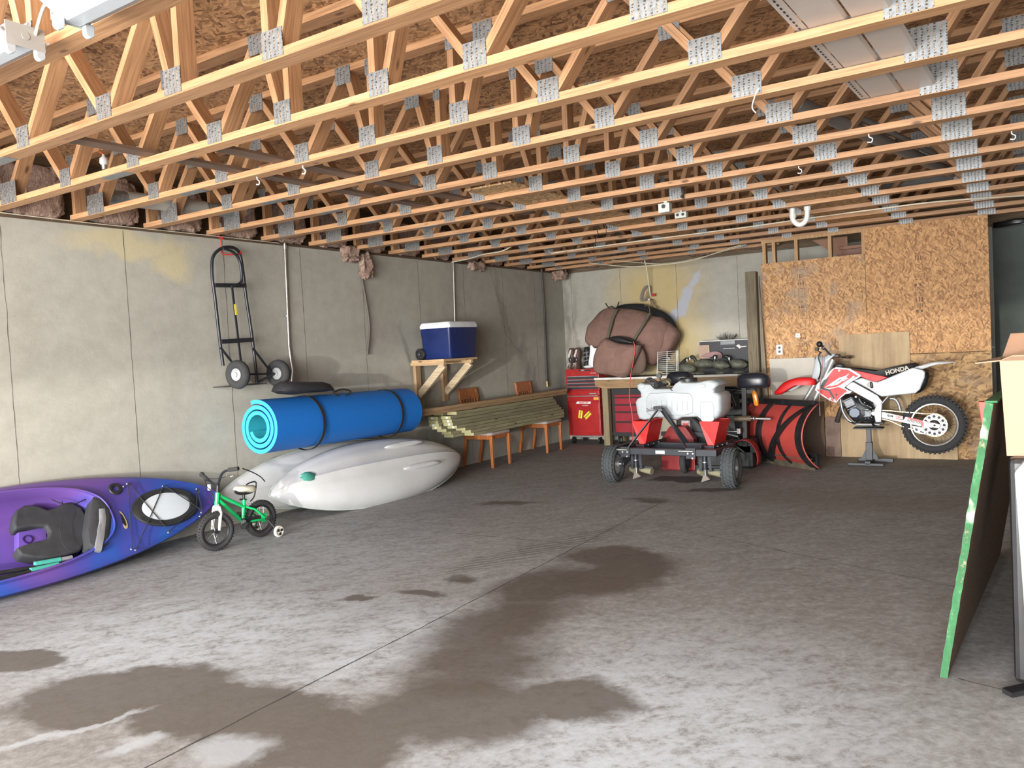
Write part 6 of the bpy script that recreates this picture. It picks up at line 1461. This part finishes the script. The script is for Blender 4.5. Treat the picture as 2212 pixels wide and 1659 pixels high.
# white appliance
AP = thing('white_appliance', 'white and black appliance at the right edge under the cardboard box', 'appliance', (6.5, 4.0, 0))
MB().span((6.100, 3.66, .04), (6.85, 4.45, .935)).build('black_body', plain('appliance_black', (.010, .010, .011), .4), AP, bev=.02)
dr = MB().loft([[Vector((x, 3.59 if k < .99 else 3.605, z)) for x, z in ((6.152, .045), (6.84, .045), (6.84, .90), (6.80, .935), (6.155, .935), (6.120, .89))] for k in (1, .98)] + [[Vector((x, 3.659, z)) for x, z in ((6.152, .045), (6.84, .045), (6.84, .90), (6.80, .935), (6.155, .935), (6.120, .89))]]).build('white_door', plain('appliance_white', (.46, .49, .51), .3, var=.02), AP, bev=.01)
MB().tube(curve([(6.17, 3.63, .80), (6.16, 3.60, .80), (6.16, 3.59, .77), (6.17, 3.63, .74)]), .012, 8).build('latch', steel, dr, 60)
MB().span((6.17, 3.72, 0), (6.22, 3.80, .04)).build('foot', blackm, AP); MB().span((6.78, 3.72, 0), (6.83, 3.80, .04)).build('foot', blackm, AP); MB().span((6.17, 4.35, 0), (6.83, 4.42, .04)).build('foot', blackm, AP)
MB().bar((6.075, 3.62, .012), (6.16, 3.70, .02), .05, .02).build('pedal', blackm, AP)
card = plain('cardboard', (.36, .235, .155), .8, var=.06, scale=3)
CX = thing('cardboard_box', 'opened cardboard box on the white appliance at the right edge', 'box', (6.4, 4.0, .94))
bz0, bz1 = .936, 1.315
MB().add([(6.095, 3.74, bz0), (6.68, 3.74, bz0), (6.68, 4.16, bz0), (6.095, 4.16, bz0), (6.080, 3.74, bz1), (6.68, 3.74, bz1), (6.68, 4.16, bz1), (6.075, 4.16, bz1)], [(0, 1, 2, 3), (0, 4, 5, 1), (1, 5, 6, 2), (2, 6, 7, 3), (3, 7, 4, 0)]).build('box_body', card, CX, solid=.006)
MB().add([(6.081, 3.74, bz1), (6.077, 4.16, bz1), (5.975, 4.13, bz1-.02), (5.99, 3.80, bz1-.01)], [(0, 1, 2, 3)]).build('flap', card, CX, solid=.005)
MB().add([(6.081, 3.74, bz1), (6.68, 3.74, bz1), (6.66, 3.70, bz1+.02), (6.12, 3.705, bz1+.018)], [(0, 1, 2, 3)]).build('flap', card, CX, solid=.005)
MB().add([(6.077, 4.16, bz1), (6.68, 4.16, bz1), (6.68, 4.20, bz1+.10), (6.11, 4.20, bz1+.10)], [(0, 1, 2, 3)]).build('flap', plain('cardboard_dark', (.26, .15, .09), .8), CX, solid=.005)
for k in range(3): MB().span((6.155, 3.7355, .96+.012*k), (6.26, 3.7368, .964+.012*k)).build('print_line', plain('card_print', (.12, .08, .06), .8), CX)
p0, p1 = at(2113, 868, Y=4.5), at(2123, 935, Y=4.5)
tag(MB().prism([p0, p0+Vector((.10, 0, .0)), p1+Vector((.045, 0, 0)), p1], (0, .06, 0)).build('clamp', plain('oxide_red', (.36, .05, .03), .5), None, bev=.003), 'red clamp hooked on the far side of the green-edged board', 'clamp')

# ================================================================== hung from and lying in the trusses
lampw = plain('fixture_white', (.44, .47, .50), .35, var=.03)
tube_g = plain('unlit_tube', (.80, .84, .88), .3)
def strip_light(x0, x1, xend, label):
    T = thing('strip_light', label, 'light fixture', ((x0+x1)/2, 1.47, 2.60), 'white strip lights under the nearest truss')
    y0, y1, z0, z1 = 1.405, 1.525, 2.575, 2.640
    MB().loft([[Vector((x, y, z)) for y, z in ((y0, z1), (y0, z0+.02), (y0+.035, z0), (y1-.035, z0), (y1, z0+.02), (y1, z1))] for x in (x0, x1)]).build('housing', lampw, T, 20, bev=.003)
    MB().loft([[Vector((x, y, z)) for y, z in ((y0+.035, z0+.001), (y0-.045, z0+.052), (y0-.045, z0+.058), (y0+.035, z0+.012))] for x in (x0, x1)]).build('reflector', lampw, T)
    MB().loft([[Vector((x, y, z)) for y, z in ((y1-.035, z0+.001), (y1+.02, z0+.030), (y1+.02, z0+.036), (y1-.035, z0+.012))] for x in (x0, x1)]).build('reflector', lampw, T)
    s_ = 1 if xend == x0 else -1
    ep = MB().span((xend-s_*.003, y0-.004, z0-.004), (xend+s_*.001, y1+.004, z1+.008)).build('end_plate', plain('end_plate_grey', (.36, .35, .33), .5), T, bev=.0008)
    MB().cyl((xend-s_*.0055, 1.465, 2.61), (xend-s_*.0025, 1.465, 2.61), .013, 16).build('knockout', plain('end_plate_grey', (.36, .35, .33), .5), ep, 40)
    for y in (y0+.012, y1-.012):
        xe = xend+s_*.010
        h = MB().loft([[Vector((x, y+r_*math.cos(a), z0-.018+(-.022 if 1 else 0)*0+r_*math.sin(a)*1.0)) for a in [PI+PI*i/10 for i in range(11)]]+[Vector((x, y+r_, z0+.01)), Vector((x, y-r_, z0+.01))] for x, r_ in ((xe-.010, .015), (xe+.012, .015))]).build('lamp_holder', lampw, T, 30, bev=.002)
        MB().cyl((xe-.0125, y, z0-.018), (xe-.0095, y, z0-.018), .0045, 8).build('holder_screw', blackm, h)
    return T
strip_light(1.95, 3.345, 3.345, 'left white strip light under the nearest truss, only its right end in view')
strip_light(3.63, 5.05, 3.63, 'right white strip light under the nearest truss, cropped by the top edge')
tag(MB().tube(curve([(3.345, 1.50, 2.625), (3.40, 1.49, 2.665), (3.50, 1.46, 2.675), (3.58, 1.45, 2.66), (3.632, 1.45, 2.640)]), .006, 8).build('cable', plain('cream_cable', (.62, .56, .42), .5), None, 60), 'short cream cable linking the two white strip lights', 'cable')

# vinyl soffit strips on the bottom chords
vin = plain('vinyl_soffit', (.50, .44, .40), .4, var=.05)
T = thing('vinyl_soffit', 'pale vinyl soffit panels laid across the bottom chords at upper right', 'soffit', (5.6, 3.6, 2.685))
zv = ZB+.042
def vs_(y): return 5.415+.035*(y-3.1)
for i, (o0, o1) in enumerate(((.035, .185), (.195, .345))):
    ye = 4.70-.05*i
    MB().loft([[Vector((vs_(y)+o0, y, zv+.010)), Vector((vs_(y)+o0+.006, y, zv)), Vector((vs_(y)+o1-.012, y, zv)), Vector((vs_(y)+o1, y, zv+.012))] for y in (2.0, 3.0, 4.0, ye-.04*(1-i), ye)], close=False).build('panel', vin, T, solid=.002)
fl = MB().loft([[Vector((vs_(y)-.012, y, zv+.004)), Vector((vs_(y)+.034, y, zv+.002))] for y in (2.0, 3.0, 4.0, 4.72)], close=False).build('nail_flange', vin, T, solid=.002)
mb = MB()
for k in range(60):
    y = 2.1+.042*k
    if y < 4.68: mb.span((vs_(y)+.004, y, zv+.0005), (vs_(y)+.011, y+.022, zv+.0018))
mb.build('nail_slots', blackm, fl)
# waste pipes
gp = plain('grey_pvc', (.21, .205, .20), .45, var=.15); wpv = plain('white_pvc', (.70, .70, .66), .35)
T = thing('drain_pipe', 'long grey drain pipe with open end running through the trusses at right', 'pipe', (5.3, 6.8, 2.86))
p0, p1 = Vector((5.03, 5.10, 2.86)), Vector((5.62, 8.44, 2.86)); dd = (p1-p0).normalized()
mb = MB(); mb.loft([mb.ring(p0, dd, .045, 20), mb.ring(p1, dd, .045, 20), mb.ring(p1, dd, .039, 20), mb.ring(p0, dd, .039, 20)], cyc=True); mb.build('pipe', gp, T, 40)
T = thing('drain_pipe', 'thin grey pipe alongside the long drain pipe in the right-hand trusses', 'pipe', (5.4, 7.2, 2.9)); MB().tube([(5.24, 6.0, 2.92), (5.68, 8.45, 2.92)], .022, 12).build('pipe', gp, T, 60)
T = thing('drain_pipe', 'grey waste pipe crossing above the partition with a white collar', 'pipe', (5.3, 8.6, 2.85)); MB().tube([(4.95, 8.40, 2.83), (5.75, 8.78, 2.86)], .045, 16).build('pipe', gp, T, 60); MB().cyl((5.60, 8.71, 2.855), (5.68, 8.748, 2.857), .05, 16).build('collar', wpv, T, 40)
TR = thing('drain_trap', 'white plastic U-bend drain trap hanging below the trusses', 'pipe', (4.41, 7.85, 2.55))
pc = [at(x, y, Y=7.85) for x, y in [(1712, 440), (1712, 460), (1713, 474), (1722, 484), (1733, 484), (1742, 474), (1744, 458), (1744, 450)]]
MB().tube([Vector((pc[0].x, 7.85, 2.86))]+curve(pc, 5), .024, 14).build('bend', wpv, TR, 60)
for p in (pc[2]+Vector((0, 0, .03)), pc[-1]): MB().cyl(p-Vector((0, 0, .018)), p+Vector((0, 0, .018)), .031, 16).build('coupling', wpv, TR, 40)
MB().tube([pc[-1]+Vector((0, 0, .02)), pc[-1]+Vector((.03, 0, .04)), pc[-1]+Vector((.05, .0, .04))], .022, 12).build('outlet_arm', wpv, TR, 60)
# duct at the left
DU = thing('air_duct', 'galvanised round duct with taped middle lying in the trusses at left', 'duct', (.3, 4.0, 2.8))
galv = plain('galvanised_duct', (.30, .325, .33), .4, .6, var=.3, scale=30)
d0, d1 = Vector((.28, 3.55, 2.80)), Vector((.36, 4.72, 2.80)); dd = (d1-d0).normalized()
mb = MB(); mb.loft([mb.ring(d0, dd, .055, 24), mb.ring(d0.lerp(d1, .2), dd, .055, 24), mb.ring(d0.lerp(d1, .2), dd, .050, 24), mb.ring(d0, dd, .050, 24)], cyc=True); mb.build('pipe_end', galv, DU, 40)
MB().cyl(d0.lerp(d1, .14), d0.lerp(d1, .72), .060, 24).build('sleeve', plain('sleeve_grey', (.40, .375, .335), .55), DU, 40)
MB().tube(curve([d0.lerp(d1, .70), d0.lerp(d1, .88), d1, d1+Vector((-.02, .10, .05))]), .054, 20).build('elbow', galv, DU, 60)
T = thing('heat_detector', 'white sprinkler-like bulb with orange wire above the duct', 'sensor', (.45, 3.4, 2.95)); c_ = at(224, 343, Y=3.3)
MB().lathe(c_, (0, 0, -1), [(-.03, .006), (-.015, .012), (0, .028), (.03, .03), (.045, .02)], 16).build('bulb', whitep, T, 60); MB().lathe(c_+Vector((0, 0, -.045)), (0, 0, -1), [(0, .022), (.03, .018)], 12).build('socket', steel, T, 60)
MB().tube(curve([c_+Vector((0, 0, .03)), c_+Vector((-.05, 0, .06)), c_+Vector((-.12, .05, .10)), Vector((c_.x-.15, 3.35, ZT))]), .004, 6).build('orange_wire', plain('orange_wire', (.75, .14, .03), .5), T, 60)
# brown trim boards and strand board strips on the chords
bt_ = wood('brown_trim_board', (.17, .105, .07), (.11, .065, .045), 1, .6, .2, False)
for lab, x0, w, y0, y1, xe in (('brown trim board lying on the bottom chords, nearer the left wall', 1.93, .10, 2.25, 5.6, .02), ('brown trim board lying on the bottom chords, second from the left wall', 2.30, .11, 2.9, 6.3, .05)):
    T = thing('trim_board', lab, 'board', (x0, y0, zv), 'brown boards on the chords'); MB().add([(x0, y0, zv-.001), (x0+w, y0, zv-.001), (x0+w+xe, y1, zv-.001), (x0+xe, y1, zv-.001), (x0, y0, zv+.018), (x0+w, y0, zv+.018), (x0+w+xe, y1, zv+.018), (x0+xe, y1, zv+.018)], [(0, 1, 2, 3), (7, 6, 5, 4), (0, 4, 5, 1), (1, 5, 6, 2), (2, 6, 7, 3), (3, 7, 4, 0)]).build('board', bt_, T)
osb_s = osb('osb_strip', (.56, .37, .19), (.42, .25, .11), (.22, .125, .06), 1.1, 1.5, 0, 'XY')
for lab, x0, x1, y0, y1 in (('strand board offcut lying on the chords, middle of the ceiling', 2.615, 3.03, 5.0, 9.0), ('strand board offcut lying on the chords, above the white drain trap', 4.33, 4.95, 7.35, 10.0)):
    T = thing('strand_board_offcut', lab, 'panel', (x0, y0, zv), 'strand board offcuts in the ceiling'); MB().span((x0, y0, zv-.001), (x1, y1, zv+.011)).build('board', osb_s, T)
# cables
cream = plain('cream_cable', (.62, .56, .42), .5)
def cable(pts, label, r=.007, grp='cream cables under the trusses', mat=None):
    tag(MB().tube(curve(pts, 5), r, 6).build('cable', mat or cream, None, 60), label, 'cable', grp)
cable([(.03, 8.25, 2.62), (.36, 8.19, 2.627), (.7, 8.0, 2.628), (1.0, 7.95, 2.63), (1.15, 7.98, 2.69)], 'cream cable looping from the left wall up into the trusses above the chairs')
cable([(1.32, 8.5, 2.69), (1.28, 8.6, 2.625), (1.45, 8.63, 2.625), (2.4, 8.6, 2.63), (3.6, 8.58, 2.628), (4.3, 8.52, 2.628), (5.0, 8.47, 2.625), (5.55, 8.55, 2.63), (6.3, 8.95, 2.63)], 'long cream cable running sideways under the trusses to the right')
cable([(1.0, 10.16, 2.63), (1.45, 10.5, 2.55), (1.9, 10.55, 2.53), (2.4, 10.5, 2.54), (2.9, 10.3, 2.61), (3.15, 10.17, 2.63)], 'cream cable sagging in front of the back wall', .006)
cable([(1.35, 10.18, 2.63), (1.8, 10.6, 2.56), (2.1, 10.6, 2.545), (2.6, 10.45, 2.57), (3.2, 10.19, 2.63)], 'second thinner cream cable sagging just above the first at the back wall', .005)
wp_ = [Vector((-.03 if False else .02, y, ZB-.008)) for y in (2.4, 3.4, 4.4, 5.4)]
cable([(.035, 2.2, 2.648), (.03, 3.4, 2.632), (.035, 4.6, 2.632), (.03, 5.45, 2.630)], 'thin cream cable stapled along the top of the left wall', .004)
# floodlight heads and junction boxes
def fl_box(c, w, label):
    T = thing('floodlight', label, 'light fixture', c, 'grey utility light boxes'); c = Vector(c)
    m9 = plain('box_grey_green', (.52, .54, .48), .5)
    MB().box(c, (w, .07, w*.78)).build('housing', m9, T, bev=.006); MB().cyl(c+Vector((0, -.036, .01)), c+Vector((0, -.042, .01)), w*.17, 16).build('aperture', blackm, T, 40)
    MB().bar(c+Vector((0, .02, w*.3)), c+Vector((0, .02, ZB-c.z+.004)), .03, .02, (0, 1, 0)).build('bracket', m9, T)
fl_box((3.63, 6.46, 2.585), .10, 'square grey junction box with round hole under the middle trusses')
T = thing('floodlight', 'small twin-eyed grey sensor box just behind the square junction box', 'light fixture', (3.55, 7.05, 2.60), 'grey utility light boxes')
MB().box((3.55, 7.05, 2.602), (.11, .06, .055)).build('housing', plain('box_grey_green', (.52, .54, .48), .5), T, bev=.005)
for x in (3.525, 3.575): MB().cyl((x, 7.018, 2.604), (x, 7.013, 2.604), .013, 14).build('eye', blackm, T, 40)
MB().span((3.54, 7.04, 2.628), (3.56, 7.06, 2.645)).build('bracket', plain('box_grey_green', (.52, .54, .48), .5), T)
BR = thing('bracket', 'crooked black metal bracket hanging beside the middle truss plates', 'bracket', (3.72, 6.2, 2.62))
MB().bar(at(1472, 402, Y=6.43), at(1477, 414, Y=6.43), .012, .02, (0, 1, 0)).bar(at(1477, 414, Y=6.43), at(1471, 427, Y=6.43), .012, .02, (0, 1, 0)).build('arm', blackm, BR)
MB().tube([at(1472, 402, Y=6.43), (at(1472, 402, Y=6.43).x, 6.46, ZB)], .008, 6).build('hanger', blackm, BR, 60)
cable([Vector((at(1297, 450, Y=7.42).x, 7.46, ZB+.005)), at(1297, 450, Y=7.42), at(1290, 458, Y=7.42), at(1293, 480, Y=7.42), at(1290, 497, Y=7.42), at(1294, 508, Y=7.42)], 'thin black wire dangling below the middle trusses, left of a pair', .004, 'black dangling wires', blackm)
cable([Vector((at(1300, 447, Y=7.40).x, 7.46, ZB+.005)), at(1300, 447, Y=7.40), at(1307, 470, Y=7.40), at(1309, 495, Y=7.40), at(1311, 510, Y=7.40)], 'thin black wire dangling below the middle trusses, right of a pair', .004, 'black dangling wires', blackm)
cable([Vector((2.55, 8.05, ZB)), at(1296, 508, Y=7.45), at(1286, 526, Y=7.45), at(1282, 535, Y=7.45)], 'short slanting black wire with a bare end below the dangling pair', .004, 'black dangling wires', blackm)
wz = plain('white_cord', (.70, .68, .62), .6)
T = tag(MB().tube(curve([at(1639, 190, Y=YT[4]-.055), at(1630, 210, Y=YT[4]-.055), at(1625, 232, Y=YT[4]-.05), at(1633, 244, Y=YT[4]-.05)]), .0035, 6).build('string', wz, None, 60), 'knotted white string hanging from a truss plate at upper right', 'string')
# screw hooks
def hook(p, label):
    p = Vector(p); tag(MB().tube(curve([(p.x, p.y, ZB+.01), (p.x, p.y, ZB-.015), (p.x+.018, p.y, ZB-.03), (p.x+.012, p.y, ZB-.05), (p.x-.010, p.y, ZB-.046)]), .004, 6).build('screw_hook', whitep, None, 60), label, 'hook', 'white screw hooks')
for (x, y), lab in (((1730, 362), 'white screw hook under a truss above the plow blade'), ((2186, 287), 'white screw hook at the far right under a truss'), ((1880, 293), 'white screw hook by the thin grey pipe'), ((577, 386), 'white screw hook under a truss, above the hand truck'), ((618, 350), 'white screw hook under a truss near the brown trim boards')):
    q_ = at(x, y, Z=ZB); k = round((q_.y-.044-YT[1])/.61)+1; hook((q_.x, YT[max(k, 1)]+.044, 0), lab)
